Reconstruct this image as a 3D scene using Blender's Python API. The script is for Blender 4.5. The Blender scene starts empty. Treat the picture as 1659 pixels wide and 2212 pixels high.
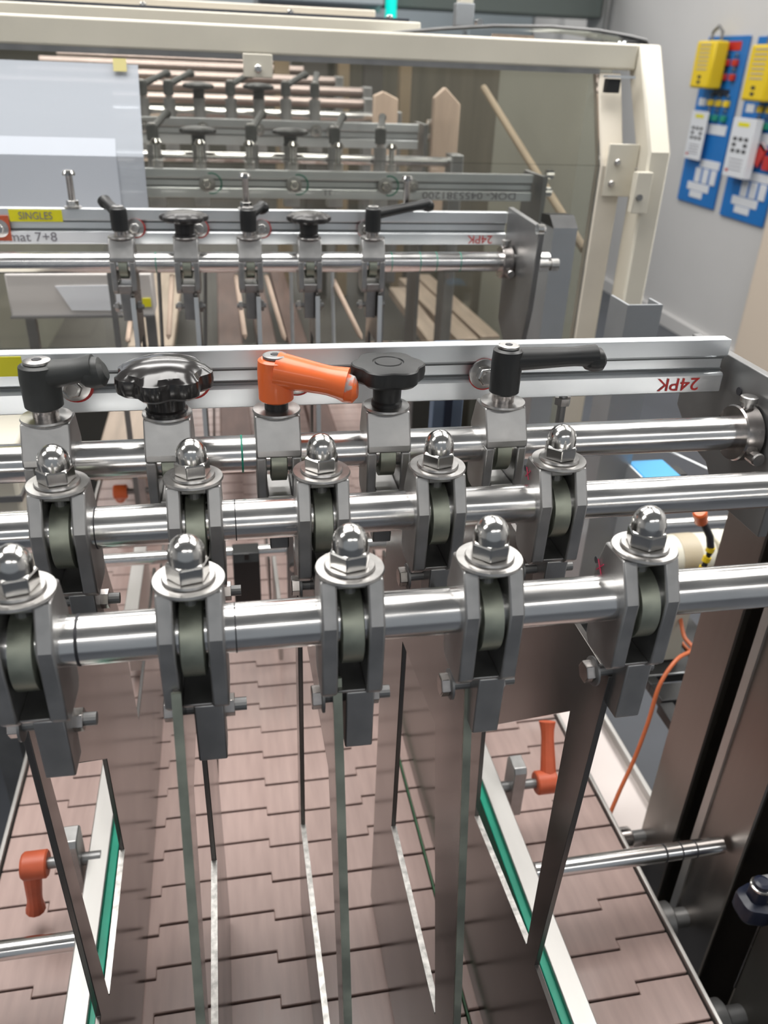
import bpy, math, random
from mathutils import Vector, Matrix
random.seed(7)
C = bpy.context.scene.collection
PI = math.pi
Z0 = 1.5                                   # the lens stands 1.5 m above the floor

# ---------------------------------------------------------------- camera
F = 1760.0
R = [[0.982706, 0.056154, -0.176452], [-0.181536, 0.480067, -0.858243], [0.036515, 0.875433, 0.481958]]
cam_d = bpy.data.cameras.new('camera'); cam = bpy.data.objects.new('camera', cam_d); C.objects.link(cam)
m = Matrix(R).to_4x4(); m.translation = Vector((0, 0, Z0)); cam.matrix_world = m
cam_d.sensor_fit = 'HORIZONTAL'; cam_d.sensor_width = 27.0; cam_d.lens = 27.0 * F / 1659.0
cam_d.clip_start = 0.01; cam_d.clip_end = 60
cam_d.dof.use_dof = True; cam_d.dof.focus_distance = 0.44; cam_d.dof.aperture_fstop = 12.0
sc = bpy.context.scene; sc.camera = cam
sc.view_settings.view_transform = 'Standard'; sc.view_settings.look = 'None'
sc.view_settings.exposure = -0.38; sc.view_settings.gamma = 1.0; sc.view_settings.use_curve_mapping = False

# ---------------------------------------------------------------- world and lamps
w = bpy.data.worlds.new('world'); sc.world = w; w.use_nodes = True
w.node_tree.nodes['Background'].inputs[0].default_value = (0.80, 0.86, 0.92, 1)
w.node_tree.nodes['Background'].inputs[1].default_value = 0.4
LAMPS = [(-0.3, -2.2, .12), (1.6, -2.2, .12), (-2.2, 0.2, .25), (-0.3, 0.95, .60), (1.7, 0.95, .60), (-0.3, 2.9, .25), (1.7, 2.9, .25), (-0.3, 5.0, .25), (1.7, 5.0, .25), (-0.3, 7.4, .25), (1.7, 7.4, .25)]
LAMP_Z = 3.0
for lx, ly, lh in LAMPS:
    ld = bpy.data.lights.new('ceiling_tube_light', 'AREA'); ld.shape = 'RECTANGLE'; ld.size = 1.5; ld.size_y = 2 * lh
    ld.energy = 32 * (lh / .25) ** .8; ld.color = (1.0, 0.98, 0.95)
    lo = bpy.data.objects.new('ceiling_tube_light', ld); C.objects.link(lo); lo.location = (lx, ly, LAMP_Z)

# ---------------------------------------------------------------- picture point -> place on a known plane
def at(u, v, X=None, Y=None, Z=None):
    a, b = (u - 829.5) / F, -(v - 1106.0) / F
    d = [R[i][0] * a + R[i][1] * b - R[i][2] for i in range(3)]
    if X is not None: k = X / d[0]
    elif Y is not None: k = Y / d[1]
    else: k = (Z - Z0) / d[2]
    return Vector((d[0] * k, d[1] * k, d[2] * k + Z0))

# ---------------------------------------------------------------- materials
def new_mat(name):
    mt = bpy.data.materials.new(name); mt.use_nodes = True
    return mt, mt.node_tree.nodes, mt.node_tree.links, mt.node_tree.nodes['Principled BSDF']
def mat(name, col, rough=0.5, metal=0.0, var=0.0, scale=60.0, stretch=(1, 1, 1), bump=0.0, rvar=0.0, coat=0.0, col2=None, thr=None, spec=None):
    mt, N, L, P = new_mat(name)
    P.inputs['Base Color'].default_value = (*col, 1); P.inputs['Roughness'].default_value = rough
    P.inputs['Metallic'].default_value = metal
    if coat: P.inputs['Coat Weight'].default_value = coat; P.inputs['Coat Roughness'].default_value = 0.12
    if spec is not None: P.inputs['Specular IOR Level'].default_value = spec
    if var or bump or rvar or col2:
        tc = N.new('ShaderNodeTexCoord'); mp = N.new('ShaderNodeMapping'); mp.inputs['Scale'].default_value = stretch
        nz = N.new('ShaderNodeTexNoise'); nz.inputs['Scale'].default_value = scale; nz.inputs['Detail'].default_value = 6
        L.new(tc.outputs['Object'], mp.inputs[0]); L.new(mp.outputs[0], nz.inputs['Vector'])
        if var or col2:
            rp = N.new('ShaderNodeValToRGB')
            c2 = col2 if col2 else tuple(max(0, c * (1 - var)) for c in col)
            a, b = thr if thr else (0.35, 0.68)
            rp.color_ramp.elements[0].position = a; rp.color_ramp.elements[1].position = b
            rp.color_ramp.elements[0].color = (*c2, 1); rp.color_ramp.elements[1].color = (*col, 1)
            L.new(nz.outputs['Fac'], rp.inputs[0]); L.new(rp.outputs[0], P.inputs['Base Color'])
        if rvar:
            mr = N.new('ShaderNodeMapRange'); mr.inputs[1].default_value = 0.3; mr.inputs[2].default_value = 0.7
            mr.inputs[3].default_value = max(0.02, rough - rvar); mr.inputs[4].default_value = rough + rvar
            L.new(nz.outputs['Fac'], mr.inputs[0]); L.new(mr.outputs[0], P.inputs['Roughness'])
        if bump:
            bp = N.new('ShaderNodeBump'); bp.inputs['Strength'].default_value = bump; bp.inputs['Distance'].default_value = 0.001
            L.new(nz.outputs['Fac'], bp.inputs['Height']); L.new(bp.outputs[0], P.inputs['Normal'])
    return mt
M = {}
M['rod'] = mat('polished_steel_rod', (0.84, 0.83, 0.82), 0.20, 1, var=0.10, scale=30, stretch=(1, 6, 6), rvar=0.06)
M['dome'] = mat('polished_nut_steel', (0.74, 0.73, 0.71), 0.17, 1, var=0.1, scale=120)
M['washer'] = mat('washer_steel', (0.60, 0.585, 0.57), 0.30, 1, var=0.25, scale=150)
M['clamp'] = mat('milled_steel_clamp', (0.50, 0.495, 0.49), 0.40, 0.9, var=0.18, scale=70, bump=0.15, rvar=0.06)
M['zinc'] = mat('greenish_zinc', (0.50, 0.53, 0.44), 0.44, 0.85, var=0.35, scale=60, rvar=0.1)
M['plate'] = mat('sheet_steel_divider', (0.16, 0.15, 0.143), 0.19, 0.72, var=0.06, scale=14, rvar=0.03)
M['plate_edge'] = mat('worn_bright_edge', (0.72, 0.70, 0.67), 0.35, 0.7, var=0.45, scale=220, thr=(0.35, 0.65))
M['alu'] = mat('anodised_aluminium', (0.80, 0.83, 0.85), 0.36, 0.75, var=0.06, scale=20, rvar=0.05)
M['slot'] = mat('dark_slot', (0.16, 0.17, 0.17), 0.6, 0.3)
M['alu_bar'] = mat('worn_aluminium_bar', (0.60, 0.585, 0.565), 0.46, 0.9, var=0.12, scale=30, stretch=(3, .5, 1), rvar=0.06, thr=(0.2, 0.8))
M['belt'] = mat('pink_brown_acetal', (0.46, 0.335, 0.305), 0.34, 0, var=0.16, scale=18, stretch=(6, 0.7, 1), rvar=0.06, coat=0.25)
M['belt_under'] = mat('chain_underside', (0.03, 0.022, 0.018), 0.8)
M['black'] = mat('black_plastic', (0.018, 0.019, 0.02), 0.42, 0, var=0.3, scale=40, rvar=0.08)
M['black_gloss'] = mat('glossy_black_bakelite', (0.022, 0.02, 0.02), 0.2, 0, var=0.2, scale=30, rvar=0.06, coat=0.4)
M['black_satin'] = mat('satin_black_bakelite', (0.04, 0.038, 0.038), 0.33, 0, var=0.2, scale=30, rvar=0.05)
M['black_worn'] = mat('worn_dark_grey_plastic', (0.05, 0.053, 0.052), 0.5, 0, var=0.4, scale=50, rvar=0.08)
M['orange'] = mat('orange_lever_paint', (0.86, 0.16, 0.035), 0.38, 0, col2=(0.6, 0.09, 0.02), scale=60, thr=(0.2, 0.42), coat=0.3)
M['orange_worn'] = mat('orange_paint_worn_to_metal', (0.86, 0.16, 0.035), 0.38, 0, col2=(0.42, 0.42, 0.42), scale=70, thr=(0.46, 0.50))
M['rust_orange'] = mat('faded_orange_lever', (0.62, 0.12, 0.05), 0.45, 0, var=0.25, scale=50)
M['collar'] = mat('turned_steel_collar', (0.62, 0.58, 0.56), 0.22, 1, var=0.3, scale=60, rvar=0.08)
M['steel_dark'] = mat('dull_grey_steel', (0.30, 0.30, 0.30), 0.45, 0.8, var=0.2, scale=20, rvar=0.08)
M['steel_post'] = mat('brushed_stainless_post', (0.33, 0.30, 0.28), 0.36, 1, var=0.12, scale=12, stretch=(8, 8, 0.5), rvar=0.04, thr=(0.2, 0.8))
M['galv'] = mat('grey_channel_steel', (0.42, 0.44, 0.46), 0.45, 0.6, var=0.12, scale=15)
M['cream'] = mat('cream_enamel', (0.70, 0.66, 0.56), 0.36, 0, var=0.08, scale=9, coat=0.2, rvar=0.04)
M['cream_edge'] = mat('cream_enamel_door', (0.72, 0.66, 0.56), 0.4, 0, var=0.1, scale=12)
M['wall'] = mat('painted_wall', (0.68, 0.67, 0.665), 0.6, 0, var=0.04, scale=2)
M['wall_far'] = mat('blue_grey_wall', (0.50, 0.57, 0.62), 0.6, 0, var=0.08, scale=1.5)
M['column'] = mat('cream_column', (0.80, 0.68, 0.56), 0.6)
M['floor'] = mat('grey_blue_floor_coating', (0.095, 0.103, 0.12), 0.45, 0, var=0.25, scale=3, rvar=0.1)
M['ceiling'] = mat('ceiling_sheet', (0.62, 0.63, 0.63), 0.8, 0, var=0.1, scale=2)
M['green'] = mat('green_slide_strip', (0.0, 0.36, 0.23), 0.4, 0, var=0.15, scale=50)
M['green_dark'] = mat('dark_green_strip', (0.05, 0.15, 0.07), 0.5, 0, var=0.4, scale=80)
M['blue'] = mat('blue_board', (0.015, 0.19, 0.58), 0.4, 0, var=0.08, scale=6)
M['sensor_blue'] = mat('light_blue_housing', (0.07, 0.40, 0.78), 0.35)
M['navy'] = mat('navy_plastic', (0.012, 0.016, 0.035), 0.35)
M['yellow'] = mat('yellow_plastic', (0.90, 0.64, 0.02), 0.4)
M['tape'] = mat('yellow_tape', (0.85, 0.78, 0.02), 0.45, 0, var=0.06, scale=60)
M['tape_old'] = mat('faded_yellow_tape', (0.62, 0.55, 0.24), 0.5)
M['white'] = mat('white_label', (0.80, 0.82, 0.86), 0.5)
M['paper'] = mat('paper_sheet', (0.60, 0.64, 0.71), 0.55, 0, var=0.05, scale=6)
M['tray'] = mat('pale_tray', (0.80, 0.72, 0.69), 0.35, 0.3, var=0.06, scale=8)
M['red'] = mat('red_paint', (0.62, 0.035, 0.03), 0.45, 0, var=0.2, scale=80)
M['pen_red'] = mat('red_violet_pen', (0.35, 0.02, 0.06), 0.5)
M['ink'] = mat('black_ink', (0.03, 0.03, 0.035), 0.6)
M['ink_green'] = mat('green_pen', (0.02, 0.30, 0.20), 0.5)
M['ink_grey'] = mat('grey_ink', (0.22, 0.21, 0.24), 0.6)
M['cable'] = mat('orange_cable', (0.62, 0.16, 0.06), 0.4)
M['motor'] = mat('cream_motor', (0.76, 0.73, 0.62), 0.4, 0, var=0.06, scale=20)
M['beige'] = mat('beige_band', (0.52, 0.45, 0.33), 0.5)
M['beige_light'] = mat('pale_beige_reflection', (0.62, 0.59, 0.57), 0.4)
M['brown'] = mat('olive_brown_upright', (0.26, 0.20, 0.13), 0.6, 0, var=0.2, scale=8)
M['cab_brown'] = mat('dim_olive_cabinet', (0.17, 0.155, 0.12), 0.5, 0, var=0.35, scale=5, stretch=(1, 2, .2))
M['wood'] = mat('tan_board', (0.55, 0.42, 0.33), 0.6, 0, var=0.15, scale=20, stretch=(5, 5, 0.5))
M['tan_bar'] = mat('tan_rail', (0.56, 0.45, 0.36), 0.4, 0.3, var=0.25, scale=12, stretch=(5, 0.5, 1))
M['copper_rod'] = mat('pinkish_roller', (0.50, 0.41, 0.38), 0.38, 0.9, var=0.15, scale=15)
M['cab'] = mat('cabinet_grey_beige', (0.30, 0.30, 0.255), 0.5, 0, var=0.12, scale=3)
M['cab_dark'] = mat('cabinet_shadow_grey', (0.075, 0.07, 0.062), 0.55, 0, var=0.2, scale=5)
M['red_brown'] = mat('red_brown_belt', (0.13, 0.075, 0.062), 0.5, 0, var=0.3, scale=10, stretch=(6, 1, 1))
M['bluegrey'] = mat('blue_grey_bracket', (0.13, 0.17, 0.24), 0.5)
M['gasket'] = mat('dark_gasket', (0.03, 0.035, 0.05), 0.5)
def acrylic(name, haze, tint, hz=(0.6, 0.6, 0.56)):
    mt, N, L, P = new_mat(name); N.remove(P); out = [n for n in N if n.type == 'OUTPUT_MATERIAL'][0]
    tr = N.new('ShaderNodeBsdfTransparent'); tr.inputs[0].default_value = (*tint, 1)
    gl = N.new('ShaderNodeBsdfGlossy'); gl.inputs['Roughness'].default_value = 0.03; gl.inputs[0].default_value = (1, 1, 1, 1)
    df = N.new('ShaderNodeBsdfDiffuse'); df.inputs[0].default_value = (*hz, 1)
    fr = N.new('ShaderNodeFresnel'); fr.inputs[0].default_value = 1.36
    a = N.new('ShaderNodeMixShader'); a.inputs[0].default_value = haze
    b = N.new('ShaderNodeMixShader')
    L.new(tr.outputs[0], a.inputs[1]); L.new(df.outputs[0], a.inputs[2])
    L.new(fr.outputs[0], b.inputs[0]); L.new(a.outputs[0], b.inputs[1]); L.new(gl.outputs[0], b.inputs[2])
    L.new(b.outputs[0], out.inputs[0]); return mt
M['acrylic'] = acrylic('clear_acrylic', 0.02, (0.965, 0.965, 0.94))
M['acrylic_clean'] = acrylic('clear_acrylic_cover', 0.05, (0.93, 0.95, 0.95))
M['sheet'] = acrylic('translucent_paper', 0.72, (0.9, 0.93, 1.0), (0.62, 0.66, 0.72))
mt, N, L, P = new_mat('lamp_diffuser'); P.inputs['Emission Color'].default_value = (1, 0.98, 0.95, 1); P.inputs['Emission Strength'].default_value = 3.0; M['lamp'] = mt
mt, N, L, P = new_mat('green_lamp'); P.inputs['Base Color'].default_value = (0, .5, .45, 1); P.inputs['Emission Color'].default_value = (0.0, 0.9, 0.75, 1); P.inputs['Emission Strength'].default_value = 1.0; M['glow'] = mt

# ---------------------------------------------------------------- mesh builder
class MB:
    def __init__(s): s.v = []; s.f = []; s.mi = []
    def add(s, vs, fs, mi=0):
        o = len(s.v); s.v += [tuple(v) for v in vs]; s.f += [tuple(o + i for i in f) for f in fs]; s.mi += [mi] * len(fs); return s
    def box(s, x0, x1, y0, y1, z0, z1, mi=0):
        vs = [(x, y, z) for z in (z0, z1) for y in (y0, y1) for x in (x0, x1)]
        return s.add(vs, [(0, 2, 3, 1), (4, 5, 7, 6), (0, 1, 5, 4), (2, 6, 7, 3), (0, 4, 6, 2), (1, 3, 7, 5)], mi)
    def loft(s, rings, cap=True, mi=0, closed=False):
        n = len(rings[0]); vs = [p for r in rings for p in r]; fs = []
        K = len(rings)
        for k in range(K if closed else K - 1):
            k2 = (k + 1) % K
            for i in range(n):
                j = (i + 1) % n; fs.append((k * n + i, k * n + j, k2 * n + j, k2 * n + i))
        if cap and not closed: fs.append(tuple(range(n))[::-1]); fs.append(tuple((K - 1) * n + i for i in range(n)))
        return s.add(vs, fs, mi)
    def lathe(s, prof, o=(0, 0, 0), axis='z', n=24, mi=0, cap=True, rot=0):
        rings = []
        for r, h in prof:
            ring = []
            for i in range(n):
                a = 2 * PI * i / n + rot; c, d = r * math.cos(a), r * math.sin(a)
                p = (c, d, h) if axis == 'z' else ((h, c, d) if axis == 'x' else (d, h, c))
                ring.append((o[0] + p[0], o[1] + p[1], o[2] + p[2]))
            rings.append(ring)
        return s.loft(rings, cap, mi)
    def prism(s, poly, a0, a1, axis='x', mi=0):
        def q(p, a): return (a, p[0], p[1]) if axis == 'x' else ((p[0], a, p[1]) if axis == 'y' else (p[0], p[1], a))
        return s.loft([[q(p, a0) for p in poly], [q(p, a1) for p in poly]], True, mi)
    def net(s, pts, faces, x0, x1, mi=0):            # flat network of faces in the yz plane given a thickness in x
        n = len(pts); vs = [(x0, *p) for p in pts] + [(x1, *p) for p in pts]; fs = []; ed = {}
        for f in faces:
            fs.append(tuple(f)[::-1]); fs.append(tuple(i + n for i in f))
            for i in range(len(f)):
                a, b = f[i], f[(i + 1) % len(f)]; ed[(a, b)] = 1
        for (a, b) in ed:
            if (b, a) not in ed: fs.append((a, b, b + n, a + n))
        return s.add(vs, fs, mi)
    def tube(s, pts, r, n=10, mi=0, flat=1.0):
        pts = [Vector(p) for p in pts]; rings = []
        rs = r if isinstance(r, (list, tuple)) else [r] * len(pts)
        up = Vector((0, 0, 1))
        for i, p in enumerate(pts):
            t = (pts[min(i + 1, len(pts) - 1)] - pts[max(i - 1, 0)]).normalized()
            a = t.cross(up)
            if a.length < 1e-3: a = Vector((1, 0, 0))
            a.normalize(); b = a.cross(t).normalized()
            rings.append([tuple(p + a * rs[i] * math.cos(2 * PI * k / n) + b * rs[i] * flat * math.sin(2 * PI * k / n)) for k in range(n)])
        return s.loft(rings, True, mi)
    def build(s, name, m, parent=None, loc=None, bevel=0.0, smooth=True, rot=None, label=None):
        me = bpy.data.meshes.new(name); me.from_pydata(s.v, [], s.f); me.update()
        ms = m if isinstance(m, (list, tuple)) else [m]
        for q in ms: me.materials.append(q)
        for p, i in zip(me.polygons, s.mi): p.material_index = i
        import bmesh as _b
        bm = _b.new(); bm.from_mesh(me); _b.ops.recalc_face_normals(bm, faces=bm.faces); bm.to_mesh(me); bm.free()
        if smooth:
            for p in me.polygons: p.use_smooth = True
            me.set_sharp_from_angle(angle=math.radians(24))
        o = bpy.data.objects.new(name, me); C.objects.link(o)
        if loc is not None: o.location = loc
        if rot is not None: o.rotation_euler = rot
        if parent: o.parent = parent
        if bevel:
            b = o.modifiers.new('bevel', 'BEVEL'); b.width = bevel; b.segments = 2; b.limit_method = 'ANGLE'; b.angle_limit = math.radians(40)
        if label: o['label'] = label
        return o
def tag(o, label, cat, group=None, kind=None):
    o['label'] = label; o['category'] = cat
    if group: o['group'] = group
    if kind: o['kind'] = kind
    return o
def thing(name, label, cat, loc=(0, 0, 0), group=None, rot=None):
    o = bpy.data.objects.new(name, None); C.objects.link(o); o.location = loc; o.empty_display_size = 0.01
    if rot: o.rotation_euler = rot
    return tag(o, label, cat, group)
def copy_tree(o, parent=None):
    c = o.copy(); C.objects.link(c); c.parent = parent
    for ch in list(o.children): copy_tree(ch, c)
    return c
def struct(name, mb, m, label=None, **k):
    o = mb.build(name, m, **k); o['kind'] = 'structure'
    if label: o['label'] = label
    return o
def text(name, s, size, m, loc, rot, parent, ext=0.0002, sx=1.0, label=None, font_shear=0):
    cu = bpy.data.curves.new(name, 'FONT'); cu.body = s; cu.size = size; cu.extrude = ext; cu.shear = font_shear
    cu.align_x = 'CENTER'; cu.align_y = 'CENTER'; cu.materials.append(m); cu.resolution_u = 3
    o = bpy.data.objects.new(name, cu); C.objects.link(o)
    bpy.context.view_layer.update()
    me = bpy.data.meshes.new_from_object(o); bpy.data.objects.remove(o)
    o = bpy.data.objects.new(name, me); C.objects.link(o)
    o.location = loc; o.rotation_euler = rot; o.scale = (sx, 1, 1); o.parent = parent
    if label: o['label'] = label
    return o

# ================================================================ THE ROOM
WX = 2.95
struct('floor', MB().box(-4, WX, -3, 9, -0.05, 0), M['floor'], smooth=False)
struct('wall_right', MB().box(WX, WX + .1, -3, 9, 0, 3.3), M['wall'], smooth=False)
struct('wall_left', MB().box(-4.1, -4, -3, 9, 0, 3.3), M['wall'], smooth=False)
struct('wall_back', MB().box(-4, WX, 9, 9.1, 0, 3.3), M['wall_far'], smooth=False)
struct('ceiling', MB().box(-4, WX, -3, 9, 3.3, 3.4), M['ceiling'], smooth=False)
struct('baseboard_right', MB().box(WX - .03, WX, 4.2, 9, 0, 0.09), M['wall'], bevel=.004)
struct('trim_1', MB().box(WX - .10, WX, 3.2, 4.10, 0, 3.3), M['column'], label='cream pilaster on the right wall', bevel=.01)
struct('trim_2', MB().box(-4, WX, 8.6, 8.8, 2.35, 3.3), mat('dark_truss', (0.12, 0.14, 0.14), 0.7), label='dark beam across the far end of the hall')
for k, (lx, ly, lh) in enumerate(LAMPS):
    t = thing('ceiling_lamp', f"{['nearest', 'nearest', 'second', 'second', 'second', 'third', 'third', 'fourth', 'fourth', 'farthest', 'farthest'][k]} row fluorescent ceiling lamp, {['left', 'right', 'outer left', 'middle', 'right', 'left', 'right', 'left', 'right', 'left', 'right'][k]} one, lit", 'lamp', (lx, ly, LAMP_Z + .005), 'fluorescent lamps on the ceiling')
    MB().box(-.78, .78, -lh - .03, lh + .03, 0, .07).build('housing', M['cream'], t)
    MB().box(-.02, .02, -.02, .02, .07, .29).build('stem', M['galv'], t)

# far wall fittings
for k, (px, w_) in enumerate([(560, .9), (1130, 1.5), (1400, 1.0)]):
    pass
def far_panel(u0, u1, v0, v1, Y, m, name, label, cat, d=.04, grp=None):
    a, b = at(u0, v0, Y=Y), at(u1, v1, Y=Y)
    t = thing(name, label, cat, ((a.x + b.x) / 2, Y + d / 2, min(a.z, b.z)), grp)
    W, H = abs(b.x - a.x), abs(a.z - b.z)
    MB().box(-W / 2, W / 2, -d / 2, d / 2, 0, H).build('panel', m, t, bevel=.01)
    MB().box(-W / 2 - .03, W / 2 + .03, d / 2, d / 2 + .02, -.03, H + .03).build('frame', M['galv'], t)
    return t

# ================================================================ CONVEYOR CHAINS
BZ = Z0 - 0.655
P_ = 0.0381
def chain(cx, phase, label, first=None):
    t = thing('conveyor_chain', label, 'conveyor chain', (cx, 0, BZ), None)
    hw, tw, st, g = .0949, .0478, .0092, .0021
    poly = [(-hw, 0), (-tw, 0), (-tw, -st), (tw, -st), (tw, 0), (hw, 0), (hw, P_ - g), (tw, P_ - g), (tw, P_ - st - g), (-tw, P_ - st - g), (-tw, P_ - g), (-hw, P_ - g)]
    me = None
    y = phase
    while y > .14: y -= P_
    k = 0
    while y < 1.75:
        if me is None:
            o = MB().prism(poly, -.004, 0, 'z').build('chain_link', M['belt'], t, loc=(0, y, 0), bevel=.0006); me = o.data
        else:
            o = bpy.data.objects.new('chain_link', me); C.objects.link(o); o.parent = t; o.location = (0, y, random.uniform(-.0003, .0002))
            b = o.modifiers.new('bevel', 'BEVEL'); b.width = .0006; b.segments = 1; b.limit_method = 'ANGLE'
        y += P_; k += 1
    u = MB()
    u.box(-.09, .09, .1, 1.75, -.012, -.006)
    u.build('chain_base', M['belt_under'], t)
    return t
chain(0.0597, .4652, 'middle pink-brown flat-top conveyor chain running under the five lane dividers')
chain(-0.1338, .4660, 'leftmost pink-brown flat-top conveyor chain, under the left guide rail')
chain(0.2525, .4682 - 2 * P_, 'rightmost pink-brown flat-top conveyor chain, beside the brushed steel posts')
tag(MB().box(.1556, .1572, .12, 1.7, BZ - .005, BZ - .0008).build('wear_strip', M['green_dark']), 'thin dark green wear strip in the gap between middle and right chains', 'strip')
# frames along the chains
t = thing('conveyor_bed', 'steel side frame and bed carrying the three flat-top chains', 'conveyor bed', (0, .9, 0))
MB().box(.3490, .3525, -.75, .85, BZ - .09, BZ + .004).build('side_plate', M['alu_bar'], t, bevel=.0006)
MB().box(-.2345, -.2308, -.75, .85, BZ - .09, BZ + .004).build('side_plate', M['alu_bar'], t, bevel=.0006)
MB().box(-.2300, .3485, -.75, .85, BZ - .06, BZ - .013).build('bed', M['belt_under'], t)
for yy in (-.60, .70):
    for xx in (-.26, .37):
        MB().box(xx - .02, xx + .02, yy - .02, yy + .02, 0, BZ - .06).build('leg', M['steel_dark'], t, bevel=.002)
    MB().box(-.24, .35, yy - .015, yy + .015, BZ - .12, BZ - .09).build('crossbeam', M['steel_dark'], t, bevel=.002)
# spacer tubes at the right flank
for k, (yy, zz, r) in enumerate([(.522, -.700, .0115), (.432, -.706, .0165), (.338, -.706, .0165)]):
    tt = thing('spacer_tube', ['tan steel spacer tube on the conveyor flank behind the marked rod', 'grey steel spacer tube on the conveyor flank just below the marked rod', 'nearest grey spacer tube at the lower right corner'][k], 'tube', (.3527, yy, Z0 + zz))
    MB().lathe([(r * .9, 0), (r, .001), (r, .030), (r * .9, .0315)], axis='x', n=28).build('tube', M['collar'] if k == 0 else M['steel_dark'], tt)
    MB().lathe([(r * .55, .0315), (r * .55, .05)], axis='x', n=16).build('pin', M['steel_dark'], tt)

# ================================================================ LANE DIVIDERS
def divider(x, pA, pa, pFd, pV, pc, pb, label, back, th=.0032, front_y=.17):
    # pixel features lying in the plate's own plane X = x
    A = at(*pA, X=x); a = at(*pa, X=x); Fp = at(*pFd, X=x); V = at(*pV, X=x); c = at(*pc, X=x); b = at(*pb, X=x)
    zb = Z0 - .648
    pts = [(A.y, A.z), (back, A.z), (.80, zb), (front_y, zb), (front_y, V.z), (Fp.y, Fp.z), (a.y, a.z), (b.y, b.z), (c.y, c.z), (V.y, V.z), (.510, Z0 - .310), (.538, Z0 - .375), (.556, c.z), (.80, c.z)]
    oy, oz = pts[2]
    t = thing('lane_divider', label, 'lane divider', (x, oy, oz), 'steel lane dividers hanging over the chains')
    q = [(p[0] - oy, p[1] - oz) for p in pts]
    mb = MB()
    mb.net(q, [(0, 1, 10, 7, 6), (10, 11, 12, 8, 7), (12, 13, 2, 3, 4, 5, 9, 8), (5, 0, 6, 9)], -th / 2, th / 2)
    mb.build('plate', M['plate'], t, bevel=.0005)
    # bright worn strip along the rail top
    (y0, z0), (y1, z1) = q[8], q[9]
    MB().prism([(y0, z0), (y1, z1), (y1, z1 + .0012), (y0, z0 + .0012)], -th / 2 - .0003, th / 2 + .0003).build('rail_edge', M['plate_edge'], t, label='bright worn top edge')
    return t
def inner(x, top, bot, strip_far, strip_near, back, label, btop, wa=.014):
    A = at(*top, X=x); Bt = at(*bot, X=x); s0 = at(*strip_far, X=x); s1 = at(*strip_near, X=x); bb = at(*btop, X=x)
    zr = (s0.z + s1.z) / 2
    k = (zr - A.z) / (Bt.z - A.z); fy = A.y + (Bt.y - A.y) * k
    zb = Z0 - .648; by = s0.y
    Az = A.z + .012; Ay = A.y
    ext = fy + (fy - A.y) * (zb - zr) / (zr - A.z)
    pts = [(Ay, Az), (back, Az), (back, zb), (ext, zb), (fy, zr), (Ay + wa, A.z - .055), (by, A.z - .065), (by, zr), (fy + wa * .95, zr)]
    oy, oz = pts[2]; th = .0032
    t = thing('lane_divider', label, 'lane divider', (x, oy, oz), 'steel lane dividers hanging over the chains')
    q = [(p[0] - oy, p[1] - oz) for p in pts]
    MB().net(q, [(0, 1, 6, 5), (1, 2, 7, 6), (2, 3, 4, 8, 7), (4, 0, 5, 8)], -th / 2, th / 2).build('plate', M['plate'], t, bevel=.0005)
    (y0, z0), (y1, z1) = q[7], q[8]
    MB().prism([(y0, z0), (y1, z1), (y1, z1 + .0012), (y0, z0 + .0012)], -th / 2 - .0003, th / 2 + .0003).build('rail_edge', M['plate_edge'], t, label='bright worn top edge')
    # light front edge of the arm
    (y0, z0), (y1, z1) = q[0], q[3]
    MB().prism([(y0, z0), (y1, z1), (y1 - .0012, z1), (y0 - .0012, z0)], -th / 2 - .0003, th / 2 + .0003).build('arm_edge', M['zinc'], t, label='dull greenish front edge')
    return t
divider(-.0955, (48, 1560), (96, 1660), (212, 2195), (230, 2150), (264, 1838), (226, 1640), 'leftmost steel lane divider, its right face and bright rail edge showing', .470)
inner(-.0275, (386, 1545), (435, 2205), (458, 1812), (469, 2205), .460, 'second lane divider from the left, hung from the clamp left of centre', (442, 1635))
inner(.0365, (727, 1510), (750, 2205), (655, 1790), (706, 2205), .462, 'middle lane divider, its long arm edge running straight down the picture', (640, 1400))
inner(.0985, (1008, 1500), (985, 2205), (850, 1790), (950, 2205), .460, 'fourth lane divider from the left, beside the dark green wear strip', (862, 1400), .040)
divider(.166, (1322, 1462), (1237, 1535), (1160, 2085), (1142, 2040), (1030, 1765), (1046, 1570), 'rightmost steel lane divider with a broad bolted arm beside the green strip', .470)

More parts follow.
